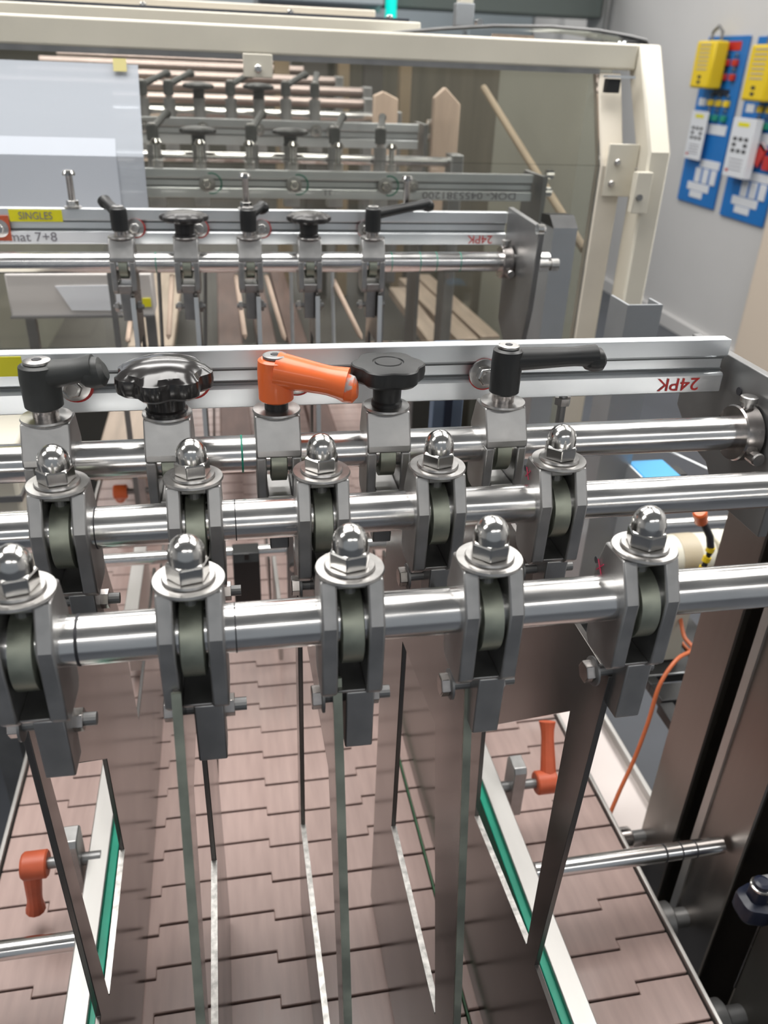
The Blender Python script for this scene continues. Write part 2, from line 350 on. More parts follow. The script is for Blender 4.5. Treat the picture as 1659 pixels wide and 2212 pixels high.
# ================================================================ GUIDE RAILS
def lever_parts(t, m, L=.042, ang=0.0, rise=.10, rh=.0085, h=.021, cap=M['washer'], end_m=None, collar=True, endr=.0062, name='lever', rr=.0058):
    """hub standing on the local origin with a swept arm"""
    ca, sa = math.cos(ang), math.sin(ang)
    b = MB(); b.lathe([(rh * .86, 0), (rh, .001), (rh * 1.03, h * .7), (rh * .98, h - .001), (rh * .8, h)], n=24)
    pts = []; rs = []
    for i in range(9):
        s_ = i / 8.0; d = rh * .1 + (L - rh * .1) * s_
        z = h - .0062 + L * rise * s_
        pts.append((ca * d, sa * d, z))
        r = rr * (1.1 - .30 * s_) if s_ < .72 else rr * (.884 - .0 + (s_ - .72) * .5)
        rs.append(r)
    b.tube(pts, rs, n=22, flat=.88)
    lv = b.build(name, m, t, bevel=0)
    e = Vector(pts[-1])
    kk = MB(); n = 14
    kk.tube([e - Vector((ca, sa, rise)) * .006 + Vector((0, 0, -.0003)), e - Vector((ca, sa, rise)) * .003 + Vector((0, 0, -.0014)), e + Vector((0, 0, -.0022)), e + Vector((ca, sa, rise)) * .0035 + Vector((0, 0, -.0022)), e + Vector((ca, sa, rise)) * .0055 + Vector((0, 0, -.0018))], [endr * .7, endr * .95, endr, endr * .93, endr * .55], n=20)
    kk.build('lever_tip', end_m or m, lv)
    MB().lathe([(rh * .66, h), (rh * .70, h + .0004), (rh * .70, h + .0016), (rh * .6, h + .002), (rh * .26, h + .002), (rh * .24, h + .001)], n=24).build('cap_screw', cap, lv)
    MB().lathe([(rh * .25, h + .0008), (rh * .25, h + .0022)], n=6).build('hex_socket', M['ink'], lv)
    return lv
def guide(side, x0, x1, label):
    s = 1 if side == 'r' else -1
    t = thing('guide_rail', label, 'guide rail', ((x0 + x1) / 2, .5, Z0 - .575), 'outer guide rails above the chains')
    hw = (x1 - x0) / 2
    MB().box(-hw, hw, -.40, .16, -.035, 0).build('bar', M['alu_bar'], t, bevel=.001)
    gx = -s * hw
    MB().box(min(gx, gx - s * .0065), max(gx, gx - s * .0065), -.40, .16, -.036, -.004).build('slide_strip', M['green'], t, bevel=.0006, label='green plastic slide strip')
    return t
guide('r', .2075, .2245, 'right aluminium guide rail with a green slide strip facing the dividers')
guide('l', -.1360, -.1195, 'left aluminium guide rail with a green slide strip, partly behind the first divider')
def rail_clamp(loc, s, label, ang, mlev):
    t = thing('rail_clamp', label, 'clamp', loc, 'clamp blocks on the outer guide rails')
    MB().prism([(-.011, -.05), (.011, -.05), (.011, .004), (.008, .009), (-.008, .009), (-.011, .004)], -.006, .006).build('block', M['clamp'], t, bevel=.0008)
    MB().lathe([(.0045, 0), (.0045, s * .022)], axis='x', n=16).build('stud', M['steel_dark'], t, loc=(s * .006, 0, -.022))
    MB().lathe([(.0052, 0), (.0052, -s * .014)], axis='x', n=16).build('spigot', M['steel_dark'], t, loc=(-s * .006, 0, -.022))
    e = bpy.data.objects.new('handle', None)
    # lever lying in the yz plane, pivot along x
    b = MB(); b.lathe([(.0078, 0), (.0088, s * .001), (.0088, s * .014), (.0075, s * .0155)], axis='x', n=20)
    pts = []; rs = []
    for i in range(8):
        q = i / 7.0; pts.append((s * (.010 + .004 * q), math.sin(ang) * .044 * q, math.cos(ang) * .044 * q)); rs.append(.0062 - .002 * q if q < .8 else .0045 + (q - .8) * .009)
    b.tube(pts, rs, n=12)
    lv_ = b.build('lever', mlev, t, loc=(s * .021, 0, -.022)); lv_.scale = (1.3, 1.3, 1.22)
    return t
q = at(1130, 1700, Z=Z0 - .572)
rail_clamp((.240, .510, Z0 - .566), 1, 'steel clamp block with an upright faded orange lever, right of the right guide rail', .62, M['rust_orange'])
rail_clamp((-.146, .480, Z0 - .556), -1, 'dark clamp block with a hanging faded orange lever, left of the left guide rail', PI + .0, M['rust_orange'])
p = at(262, 1062, Z=Z0 - .582)
rail_clamp((p.x + .030, p.y, Z0 - .560), -1, 'far clamp block with an orange lever glimpsed between the two middle rods', PI * .72, M['orange'])
p = at(1114, 1142, Z=Z0 - .578)
rail_clamp((p.x - .028, p.y, Z0 - .556), 1, 'far clamp block whose orange lever tip peeps out behind the fourth front clamp', PI * .25, M['orange'])
# lower rods carrying the guide rails
t = thing('marked_rod', 'lower steel rod with black pen marks running into the right post', 'rod', (.2250, .415, Z0 - .583))
MB().lathe([(.0070, 0), (.0074, .0006), (.0074, .171)], axis='x', n=28).build('rod', M['rod'], t)
for xx, ww in ((.116, .0016), (.131, .0012), (.1445, .0012)):
    MB().lathe([(.0076, xx), (.0076, xx + ww)], axis='x', n=28).build('pen_mark', M['ink'], t, label='black pen mark')
t = thing('support_rod', 'lower steel rod entering from the left edge behind the leftmost divider', 'rod', (-.1372, .415, Z0 - .588))
MB().lathe([(.0070, 0), (.0074, -.0006), (.0074, -.19)], axis='x', n=28).build('rod', M['rod'], t)
xe_ = at(1572, 1140, Y=.76).x
t = thing('rear_rod', 'thinner steel rod low down between the two front cross rods', 'rod', (0, .76, Z0 - .466))
MB().lathe([(.0065, -.40), (.0070, -.399), (.0070, xe_), (.0062, xe_ + .001)], axis='x', n=24).build('rod', M['rod'], t)

# ================================================================ CROSS RODS
ROD = {'A': (.2670, -.1986), 'B': (.3492, -.1957), 'C': (.4017, -.1850), 'D': (.8557, -.1815)}
lab = {'A': 'nearest polished steel cross rod, carrying the largest clamps with dome nuts',
       'B': 'second polished cross rod from the front, carrying the smaller dome nut clamps',
       'C': 'third polished cross rod, carrying the clamps with orange and black handles',
       'D': 'far polished cross rod below the rail marked with yellow tape'}
for k, (y, z) in ROD.items():
    x1 = {'A': .46, 'B': .46, 'C': .302, 'D': .345}[k]
    t = thing('cross_rod', lab[k], 'rod', (0, y, Z0 + z), 'polished cross rods')
    MB().lathe([(.0096, -.42), (.0100, -.4196), (.0100, x1), (.0096, x1 + .0004)], axis='x', n=40).build('rod', M['rod'], t)
    marks = {'A': [(-.0630, .0012, 'ink'), (-.0036, .0005, 'ink')], 'B': [(-.0655, .0006, 'ink'), (-.0015, .0005, 'ink')], 'C': [(.0035, .0010, 'ink_green')],
             'D': [(-.066, .0008, 'ink_green'), (.1715, .0008, 'ink_green'), (.202, .0008, 'ink_green'), (.2195, .0008, 'ink_green'), (.2455, .0008, 'ink_green')]}[k]
    for mx, mw, mm in marks:
        MB().lathe([(.01012, mx), (.01012, mx + mw)], axis='x', n=30).build('pen_mark', M[mm], t)

def hexbolt(parent, name, o, r, h, axis='x', s=1, m=None, dome=False):
    b = MB(); b.lathe([(r * .92, 0), (r, s * h * .12), (r, s * h * .86), (r * .86, s * h)], o=o, axis=axis, n=6, rot=.3)
    return b.build(name, m or M['washer'], parent, bevel=.0002)

# --- clamps on rods A and B (dome nuts, open fork)
def fork_clamp():
    t = thing('rod_clamp', '', 'clamp', (0, 0, 0))
    b = MB(); W = .0126
    prof = [(-.0055, .0215), (-.0138, .0045), (-.0120, -.0290), (-.0080, -.0330), (.0115, -.0330), (.0150, -.0290), (.0175, .0045), (.0115, .0215)]
    b.prism(prof, -W, -W + .0066); b.prism(prof, W - .0066, W)
    b.prism([(-.0110, -.0285), (-.0070, -.0330), (.0115, -.0330), (.0145, -.0285)], -W + .0064, W - .0064)
    b.prism([(-.0050, .0170), (-.0050, .0212), (.0110, .0212), (.0120, .0170)], -W + .0064, W - .0064)
    b.prism([(.0090, .0170), (.0110, .0212), (.0165, .0045), (.0140, -.0290), (.0120, -.0290), (.0145, .0045)], -W + .0064, W - .0064)
    b.build('fork_body', M['clamp'], t, bevel=.0009)
    MB().lathe([(.0030, .0100), (.0030, .0260)], o=(0, .0015, 0), n=14).build('stud', M['steel_dark'], t)
    MB().lathe([(.0145, -.0048), (.0166, -.0042), (.0166, .0042), (.0145, .0048)], o=(0, .0025, -.0035), axis='x', n=44).build('clamp_disc', M['zinc'], t, label='greenish zinc disc between the fork cheeks')
    MB().prism([(-.0080, -.0320), (.0090, -.0320), (.0080, -.0640), (-.0060, -.0640)], -.0020, .0100).build('tongue', M['clamp'], t, bevel=.0007)
    w_ = MB().lathe([(.0050, .0222), (.0136, .0222), (.0140, .0228), (.0136, .0238), (.0050, .0238)], o=(0, .0015, 0), n=48).build('washer', M['washer'], t)
    MB().lathe([(.0040, .0238), (.0098, .0238), (.0102, .0244), (.0098, .0252), (.0040, .0252)], o=(0, .0015, 0), n=40).build('washer', M['washer'], t)
    MB().lathe([(.0079, .0252), (.0084, .0258), (.0084, .0312), (.0076, .0322), (.0050, .0322)], o=(0, .0015, 0), n=6, rot=.25).build('nut', M['dome'], t, bevel=.0004)
    dm = [(.0070, .0318), (.0071, .0345)]
    for i in range(1, 9):
        a = i / 8 * PI / 2 * .97; dm.append((.0071 * math.cos(a), .0345 + .0080 * math.sin(a)))
    MB().lathe(dm, o=(0, .0015, 0), n=32).build('dome', M['dome'], t)
    bo = MB().lathe([(.0028, -.0150), (.0028, .0190)], o=(0, .0060, -.0445), axis='x', n=14).build('bolt', M['steel_dark'], t)
    MB().lathe([(.0050, -.0155), (.0054, -.0150), (.0054, -.0112), (.0050, -.0112)], o=(0, .0060, -.0445), axis='x', n=6).build('bolt_head', M['collar'], bo, bevel=.0002)
    MB().lathe([(.0060, -.0112), (.0070, -.0110), (.0070, -.0100)], o=(0, .0060, -.0445), axis='x', n=24).build('bolt_washer', M['steel_dark'], bo)
    MB().lathe([(.0050, .0098), (.0050, .0140)], o=(0, .0060, -.0445), axis='x', n=6).build('bolt_nut', M['collar'], bo, bevel=.0002)
    return t
AX = [-.0815, -.0199, .0424, .1000, .1685]; BX = [-.0797, -.0196, .0406, .0980, .1613]
nm = ['leftmost', 'second', 'middle', 'fourth', 'rightmost']
proto = fork_clamp(); first = True
for row, xs in (('A', AX), ('B', BX)):
    y, z = ROD[row]
    for i, x in enumerate(xs):
        o = proto if first else copy_tree(proto); first = False
        o.location = (x, y, Z0 + z); o.rotation_euler = (random.uniform(-.03, .03), 0, random.uniform(-.02, .02))
        o['group'] = 'dome nut clamps on the two front rods'
        extra = {'A': [', cut by the picture edge', ', left of the picture centre', '', '', ', beside a red pen cross'], 'B': [''] * 5}[row][i]
        o['label'] = f"{nm[i]} dome nut clamp on the {'nearest' if row == 'A' else 'second'} cross rod{extra}"
        if i == 4:
            q_ = at(*{'A': (1297, 1222), 'B': (1140, 1022)}[row], X=x - .0131)
            l_ = Vector((-.0131, q_.y - y, q_.z - Z0 - z))
            k1 = MB().tube([(0, -.0028, .0026), (0, .0024, -.0030)], .0003, n=5).tube([(0, .0024, .0024), (0, -.0022, -.0028)], .0003, n=5).build('pen_cross', M['pen_red'], o, loc=l_, label='red pen cross')
            MB().lathe([(.0016, 0), (.0016, -.0002)], axis='x', n=16).build('drilled_hole', M['ink'], o, loc=l_ + Vector((0, .004, .001)))
def cheek_mark(x, y, z):
    pass

# --- clamps on rods C and D (closed block)
def block_clamp(tall=0):
    t = thing('handle_clamp', '', 'clamp', (0, 0, 0))
    W = .0118; b = MB()
    up = [(-.0060, .0235), (-.0140, .0070), (-.0140, .0030), (.0160, .0030), (.0165, .0070), (.0100, .0235)]
    lo = [(-.0140, .0030), (-.0130, -.0250), (-.0090, -.0290), (.0110, -.0290), (.0150, -.0250), (.0160, .0030)]
    b.prism(up, -W, W); b.prism(lo, -W, -W + .0052); b.prism(lo, W - .0052, W)
    b.prism([(-.0135, -.0195), (-.0120, -.0260), (-.0090, -.0290), (.0110, -.0290), (.0150, -.0200)], -W + .0051, W - .0051)
    b.build('clamp_body', M['clamp'], t, bevel=.0009)
    MB().lathe([(.0110, -.0045), (.0125, -.0040), (.0125, .0040), (.0110, .0045)], o=(0, .0, -.0030), axis='x', n=36).build('clamp_disc', M['zinc'], t)
    MB().prism([(-.0080, -.0285), (.0090, -.0285), (.0080, -.0570), (-.0060, -.0570)], -.0060, .0045).build('tongue', M['clamp'], t, bevel=.0007)
    MB().lathe([(.0050, .0238), (.0122, .0238), (.0126, .0244), (.0122, .0254), (.0050, .0254)], n=44).build('washer', M['washer'], t)
    bo = MB().lathe([(.0026, -.0150), (.0026, .0150)], o=(0, .0, -.0440), axis='x', n=12).build('bolt', M['steel_dark'], t)
    MB().lathe([(.0048, -.0130), (.0048, -.0095)], o=(0, 0, -.0440), axis='x', n=6).build('bolt_head', M['washer'], bo)
    MB().lathe([(.0060, .0090), (.0060, .0125)], o=(0, 0, -.0440), axis='x', n=6).build('bolt_nut', M['steel_dark'], bo)
    return t
def star_knob(t, R_, n, m, z0=.0254, flat=False, depth=.13, hh=.013, stem=.011, neck=.0098, dome=.0055):
    b = MB(); K = n * 10; rings = []
    def ring(sc_, z, amp):
        r = []
        for i in range(K):
            a = 2 * PI * i / K + .35
            rr = R_ * sc_ * (1 - amp * (0.5 - 0.5 * math.cos(n * a)) ** 1.6)
            r.append((rr * math.cos(a), rr * math.sin(a), z))
        return r
    zt = z0 + stem + hh
    prof = [(neck / R_, z0 + stem * .9, 0), (.62, z0 + stem, depth * .4), (.90, z0 + stem + .001, depth), (.98, z0 + stem + .0025, depth), (1.0, z0 + stem + hh * .6, depth), (.985, zt - .0006, depth), (.945, zt, depth * .95)]
    if flat: prof += [(.75, zt + .0006, depth * .5), (.42, zt + .0008, 0), (.40, zt + .0002, 0), (.36, zt + .0002, 0), (.34, zt + .0008, 0), (.05, zt + .0008, 0)]
    else: prof += [(.84, zt + dome * .34, depth * .5), (.64, zt + dome * .66, depth * .1), (.40, zt + dome * .88, 0), (.20, zt + dome * .98, 0), (.03, zt + dome, 0)]
    b.loft([ring(s_, z, a) for s_, z, a in prof])
    kb = b.build('star_knob', m, t)
    MB().lathe([(neck * 1.06, z0), (neck * 1.06, z0 + .002), (neck * .96, z0 + .003), (neck, z0 + stem)], n=32).build('knob_stem', m, kb)
    return kb
def lever_on(t, m, **k):
    z0 = .0254
    MB().lathe([(.0062, z0), (.0062, z0 + .0045)], n=24).build('spacer', M['collar'] if not k.pop('dark', False) else M['black'], t)
    e = lever_parts(t, m, **k); e.location = (0, 0, z0 + .0045)
    return e
CX = [-.0910, -.0325, .0230, .0815, .1465]; DX = [-.0966, -.0355, .0264, .0866, .1519]
for row, xs in (('C', CX), ('D', DX)):
    y, z = ROD[row]
    for i, x in enumerate(xs):
        t = block_clamp(); t.location = (x, y, Z0 + z); t['group'] = 'handled clamps on the third and far rods'
        t.rotation_euler = (0, 0, random.uniform(-.03, .03))
        if row == 'C':
            if i == 0: lever_on(t, M['black_worn'], L=.0260, ang=-.05, rise=.14, rh=.0092, h=.0225, rr=.0076, endr=.0078)
            if i == 1: star_knob(t, .0245, 7, M['black_gloss'], hh=.0105, stem=.0115, neck=.0100, dome=.0058, depth=.16)
            if i == 2: lever_on(t, M['orange'], L=.0370, ang=-.30, rise=-.13, rh=.0090, h=.0225, cap=M['steel_dark'], dark=True, end_m=M['orange_worn'], rr=.0094, endr=.0074)
            if i == 3: star_knob(t, .0198, 6, M['black'], flat=True, hh=.010, stem=.0130, neck=.0078, depth=.12)
            if i == 4: lever_on(t, M['black'], L=.050, ang=-.02, rise=.02, rh=.0082, h=.0250, rr=.0066, endr=.0068)
        else:
            if i == 0: lever_on(t, M['black'], L=.024, ang=2.2, rise=.42, rh=.0080, h=.0215)
            if i == 1: star_knob(t, .0238, 8, M['black_satin'], hh=.0065, stem=.0135, neck=.0098, dome=.0042, depth=.11)
            if i == 2: lever_on(t, M['black'], L=.021, ang=.75, rise=.34, rh=.0080, h=.0215)
            if i == 3: star_knob(t, .0225, 8, M['black_satin'], hh=.0065, stem=.0135, neck=.0095, dome=.0042, depth=.11)
            if i == 4: lever_on(t, M['black'], L=.064, ang=.32, rise=.13, rh=.0080, h=.0235)
        t['label'] = [['clamp with a worn dark grey lever, leftmost on the third rod', 'clamp with the large glossy black star knob on the third rod',
                       'clamp with the bright orange lever, on the third rod', 'clamp with the matt black six-lobed knob, right of the orange lever',
                       'clamp with the long black lever, rightmost on the third rod'],
                      ['leftmost clamp on the far rod, its black lever pointing away', 'clamp on the far rod with a glossy star knob, the left one of two',
                       'middle clamp on the far rod, with a short upturned black lever', 'clamp on the far rod with a glossy star knob, the right one of two',
                       'rightmost clamp on the far rod, its long black lever reaching right']][row == 'D'][i]

# ================================================================ ALUMINIUM STOP RAILS
def profile_rail(name, x0, x1, y, zt, h, label, bolts=(), grp='aluminium profile rails'):
    t = thing(name, label, 'rail', ((x0 + x1) / 2, y, zt - h), grp)
    L_ = (x1 - x0) / 2; d = .0085
    # C-shaped front: upper lip, recessed groove, lower lip
    b = MB(); g0, g1 = h * .37, h * .66
    b.prism([(0, 0), (d, 0), (d, h), (0, h), (0, g1 + .0015), (.0012, g1), (.0050, g1), (.0050, g0), (.0012, g0), (0, g0 - .0015)], -L_, L_)
    b.build('profile', M['alu'], t, bevel=.0006)
    MB().box(-L_, L_, .0040, .0052, g0 + .0008, g0 + .0016).build('groove_line', M['slot'], t)
    MB().box(-L_, L_, .0040, .0052, g1 - .0018, g1 - .0008).build('groove_line', M['slot'], t)
    MB().box(-L_ + .001, L_ - .001, d, d + .012, h * .25, h * .62).build('back_rib', M['slot'], t)
    return t, L_, g0, g1
def rail_bolt(t, x, z, s=1.0, ring='red', yoff=0):
    if ring == 'red': MB().lathe([(.0088 * s, 0), (.0094 * s, -.0002), (.0094 * s, -.0006), (.0088 * s, -.0008)], axis='y', n=30).build('red_ring', M['red'], t, loc=(x + .0007, -.0001, z - .0008), label='red painted ring')
    if ring == 'green':
        pts = [(.0105 * s * math.cos(a), 0, .0105 * s * math.sin(a)) for a in [(-1.9 + 3.8 * i / 14) for i in range(15)]]
        MB().tube([(p[0], p[1], p[2]) for p in pts], .0009, n=6).build('green_ring', M['ink_green'], t, loc=(x + .006, -.0005, z))
    bo = MB().lathe([(.0088 * s, 0), (.0088 * s, -.0016 * s), (.0070 * s, -.0020 * s)], axis='y', n=30).build('bolt_washer', M['washer'], t, loc=(x, -.0008, z))
    MB().lathe([(.0052 * s, 0), (.0056 * s, -.0006), (.0056 * s, -.0050 * s), (.0046 * s, -.0056 * s)], axis='y', n=6, rot=.4).build('bolt_head', M['dome'], bo, loc=(0, -.0018 * s, 0), bevel=.0003)
    MB().lathe([(.0030 * s, -.0050), (.0030 * s, -.0085 * s)], axis='y', n=14).build('bolt_end', M['washer'], bo)
TXT = (PI / 2, 0, 0)
# rail behind rod C
t, L_, g0, g1 = profile_rail('stop_rail', -.42, .300, .4350, Z0 - .1385, .0335, 'aluminium rail behind the third rod, marked upside down in red')
cxr = (-.42 + .30) / 2
for u, v in ((160, 838), (415, 838), (640, 838), (1045, 812)):
    p = at(u, v, Y=.4335); rail_bolt(t, p.x - cxr, .0165, 1.0 if u > 0 else 1)
p0 = at(-80, 785, Y=.4345); p1 = at(48, 790, Y=.4345)
MB().box(p0.x - cxr, p1.x - cxr, -.0005, 0, .0218, .0322).build('tape', M['tape'], t, label='yellow tape')
p = at(1462, 845, Y=.4345)
text('rail_writing', '24PK', .0115, M['red'], (p.x - cxr, -.0004, .0062), (PI / 2, PI, 0), t, .0001, 1.15, label='red hand written 24PK, upside down')
for u in (1205,):
    p = at(u, 885, Y=.4440)
    sb = MB().lathe([(.0026, -.022), (.0026, 0)], n=12).build('set_screw', M['steel_dark'], t, loc=(p.x - cxr, .004, 0))
    MB().lathe([(.0050, -.0062), (.0050, -.0016)], n=6).build('screw_nut', M['washer'], sb)
# rail behind rod D
t, L_, g0, g1 = profile_rail('stop_rail', -.42, .3050, .8860, Z0 - .1360, .0340, 'far aluminium rail with yellow SINGLES tape, behind the handled far clamps')
cxr = (-.42 + .305) / 2
for u in (292, 430, 565, 790):
    p = at(u, 492, Y=.885); rail_bolt(t, p.x - cxr, .0165, 1.0)
p0 = at(20, 470, Y=.8855); p1 = at(135, 470, Y=.8855); pm = at(77, 469, Y=.8855)
MB().box(p0.x - cxr, p1.x - cxr, -.0006, 0, .0215, .0325).build('tape', M['tape'], t, label='yellow tape lettered SINGLES')
text('tape_writing', 'SINGLES', .0098, M['ink_grey'], (pm.x - cxr, -.0009, .0268), TXT, t, .0001, .88)
p0 = at(-90, 510, Y=.8855); p1 = at(250, 515, Y=.8855)
MB().box(p0.x - cxr, p1.x - cxr, -.0005, 0, .0012, .0122).build('paper_label', M['white'], t, label='white handwritten label strip')
p = at(50, 516, Y=.8855)
text('label_writing', 'Format 7+8', .0125, M['ink_grey'], (p.x - cxr, -.0008, .0068), TXT, t, .0001, 1.08)
p = at(0, 494, Y=.8855)
MB().box(p.x - cxr - .011, p.x - cxr + .0095, -.0012, 0, .0035, .0270).build('red_tape', M['rust_orange'], t)
rail_bolt(t, p.x - cxr, .0152, .95, ring='')
p = at(1037, 516, Y=.8855)
text('rail_writing', '24PK', .0120, M['red'], (p.x - cxr, -.0004, .0062), (PI / 2, PI, 0), t, .0001, 1.1)
# studs standing on the far rail
for k, (u, vt) in enumerate([(158, 392), (532, 396), (877, 398)]):
    p = at(u, 450, Y=.890)
    s = thing('upright_bolt', ['upright bolt on the far rail in front of the paper sheet', 'upright bolt on the far rail behind the middle black lever', 'upright bolt on the far rail behind the long black lever'][k], 'bolt', (p.x, .8905, Z0 - .136), 'bolts standing on the far rail')
    MB().lathe([(.0085, 0), (.0085, .0016)], n=28).build('foot_washer', M['washer'], s)
    MB().lathe([(.0060, .0016), (.0060, .0072)], n=6).build('nut', M['dome'], s, bevel=.0004)
    MB().lathe([(.0032, .0072), (.0032, .0300)], n=14).build('shank', M['collar'], s)
    MB().lathe([(.0060, .0300), (.0062, .0320), (.0050, .0345), (.0020, .0352)], n=20).build('head', M['dome'], s)

# ================================================================ END PLATES, COLLARS, POSTS
t = thing('end_plate', 'dark grey steel end plate at the right end of the third rod', 'end plate', (.3075, .45, Z0 - .30))
MB().prism([(.036, .150), (-.080, .150), (-.080, .060), (-.030, .060), (-.012, .078), (.010, .082), (.036, .100)], -.003, .003).build('plate', M['steel_dark'], t, bevel=.0008)
p = at(1597, 845, X=.3042); MB().lathe([(.0025, -.0002), (.0025, .0006)], axis='x', n=16).build('bolt_hole', M['ink'], t, loc=(-.0036, p.y - .45, p.z - Z0 + .30))
def collar(x, y, z, label):
    t = thing('shaft_collar', label, 'collar', (x, y, z), 'shaft collars at the right rod ends')
    MB().lathe([(.0101, 0), (.0160, .0), (.0168, .001), (.0168, .0105), (.0160, .0115), (.0101, .0115)], axis='x', n=40).build('ring', M['collar'], t)
    sb = MB().lathe([(.0034, .015), (.0034, .0195), (.0050, .0195), (.0050, .0225), (.0040, .0230)], n=16).build('clamp_screw', M['washer'], t, loc=(.0060, 0, 0))
    MB().lathe([(.0040, -.002), (.0042, -.014), (.0036, -.0150)], axis='y', n=14).build('clamp_screw', M['washer'], t, loc=(.0075, -.006, -.009))
collar(.2915, .4017, Z0 - .1850, 'steel shaft collar where the third rod meets the dark end plate')
collar(.2905, .8557, Z0 - .1815, 'steel shaft collar where the far rod meets its slanted end plate')
t = thing('end_plate', 'slanted grey steel end plate at the right end of the far rod', 'end plate', (.3070, .84, Z0 - .22))
MB().prism([(.044, .090), (-.056, .086), (-.050, .004), (-.035, -.055), (.000, -.060), (.040, -.03)], -.003, .003).build('plate', M['steel_dark'], t, bevel=.0008)
MB().lathe([(.0040, 0), (.0040, .0200), (.0062, .0200), (.0062, .0280)], axis='x', n=14).build('tie_bolt', M['washer'], t, loc=(.003, -.03, .045))
MB().lathe([(.0050, -.004), (.0050, .002), (.004, .004)], axis='x', n=14).build('corner_screw', M['dome'], t, loc=(-.001, -.054, .084))
t = thing('profile_post', 'grey square post with an open top right of the far end plate', 'post', (.3935, .955, 0))
b = MB(); b.box(-.0145, .0145, -.022, -.020, 0, Z0 - .160); b.box(-.0145, -.0125, -.020, .020, 0, Z0 - .160); b.box(.0125, .0145, -.020, .020, 0, Z0 - .160); b.box(-.0145, .0145, .020, .022, 0, Z0 - .160)
b.build('tube', M['galv'], t)
MB().prism([(-.022, 0), (.022, .000), (.022, .010), (-.005, .012)], -.0150, .0150).build('cap', M['black'], t, loc=(0, 0, Z0 - .160))
# C channel
t = thing('channel_post', 'grey steel channel post standing free behind the third rod', 'post', (.380, .71, 0))
b = MB(); b.prism([(-.0175, .020), (-.0175, -.018), (.0175, -.018), (.0175, .006), (.0150, .006), (.0150, -.0155), (-.0150, -.0155), (-.0150, .020)], Z0 - .548, Z0 - .186, 'z')
b.build('channel', M['galv'], t)
# brushed posts at right
t = thing('machine_post', 'brown reflecting stainless post at right, the farther of two', 'post', (.40, .503, 0))
MB().prism([(0, .025), (0, -.025), (.0025, -.025), (.0025, .0225), (.0375, .0225), (.0375, -.025), (.040, -.025), (.040, .025)], 0, Z0 - .222, 'z').build('channel', M['steel_post'], t)
MB().box(.0025, .0375, .010, .0225, 0, Z0 - .225).build('shade_liner', M['cab_dark'], t)  # dark insert standing in for the shade inside the channel
MB().lathe([(.034, 0), (.02, .01)], o=(.02, 0, 0), n=4, rot=PI / 4).build('foot', M['steel_dark'], t)
t = thing('machine_post', 'nearer stainless post at the right edge, taking the marked rod', 'post', (.40, .425, 0))
MB().prism([(0, .026), (0, -.030), (.0025, -.030), (.0025, .0235), (.0475, .0235), (.0475, -.030), (.050, -.030), (.050, .026)], 0, Z0 - .225, 'z').build('channel', M['steel_post'], t)
MB().box(.0025, .0475, .012, .0235, 0, Z0 - .23).build('shade_liner', M['cab_dark'], t)  # same dark insert for the shade in the nearer channel
MB().box(-.0022, 0, .020, .029, 0, Z0 - .225).build('edge_flange', M['alu_bar'], t)
MB().lathe([(.034, 0), (.02, .01)], o=(.02, 0, 0), n=4, rot=PI / 4).build('foot', M['steel_dark'], t)
t = thing('clamp_knob', 'navy hand knob with a bright ring on the nearer right post', 'knob', (.3960, .362, Z0 - .568), None)
MB().lathe([(.0080, 0), (.0086, .001), (.0086, .0025), (.0076, .003)], n=28, axis='z').build('bright_ring', M['dome'], t)
MB().lathe([(.0070, .0029), (.0066, .0060), (.004, .0072)], n=24).build('centre_cap', M['navy'], t)
star = MB(); K = 60
def kr(sc_, z): return [(sc_ * .0155 * (1 - .10 * (0.5 - .5 * math.cos(5 * 2 * PI * i / K))) * math.cos(2 * PI * i / K), sc_ * .0155 * (1 - .10 * (0.5 - .5 * math.cos(5 * 2 * PI * i / K))) * math.sin(2 * PI * i / K), z) for i in range(K)]
star.loft([kr(.5, 0), kr(.55, -.012), kr(.95, -.014), kr(1, -.017), kr(1, -.028), kr(.9, -.031), kr(.3, -.032)])
star.build('grip', M['navy'], t)
MB().box(.006, .040, -.008, .008, -.010, .003).build('bracket', M['steel_dark'], t, loc=(-.003, 0, 0))
pa, pb = at(1662, 1955, X=.402), at(1588, 2135, X=.402)
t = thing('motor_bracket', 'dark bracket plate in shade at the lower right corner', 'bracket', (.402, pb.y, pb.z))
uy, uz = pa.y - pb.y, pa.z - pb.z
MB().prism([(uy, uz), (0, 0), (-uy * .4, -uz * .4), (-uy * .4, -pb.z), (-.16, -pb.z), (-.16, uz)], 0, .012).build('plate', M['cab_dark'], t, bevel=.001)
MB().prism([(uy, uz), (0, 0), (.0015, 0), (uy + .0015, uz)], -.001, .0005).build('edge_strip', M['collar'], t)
# side tray
t = thing('side_tray', 'pale sheet metal tray beside the right chain, a cable crossing it', 'tray', (.395, .50, Z0 - .71))
MB().box(-.040, .036, -.001, .26, -.002, 0).build('tray_floor', M['tray'], t)
MB().box(.036, .042, -.001, .26, -.002, .010).build('tray_lip', M['alu_bar'], t, bevel=.0008)
MB().box(-.0405, -.040, -.001, .26, -.03, .004).build('tray_lip', M['alu_bar'], t)

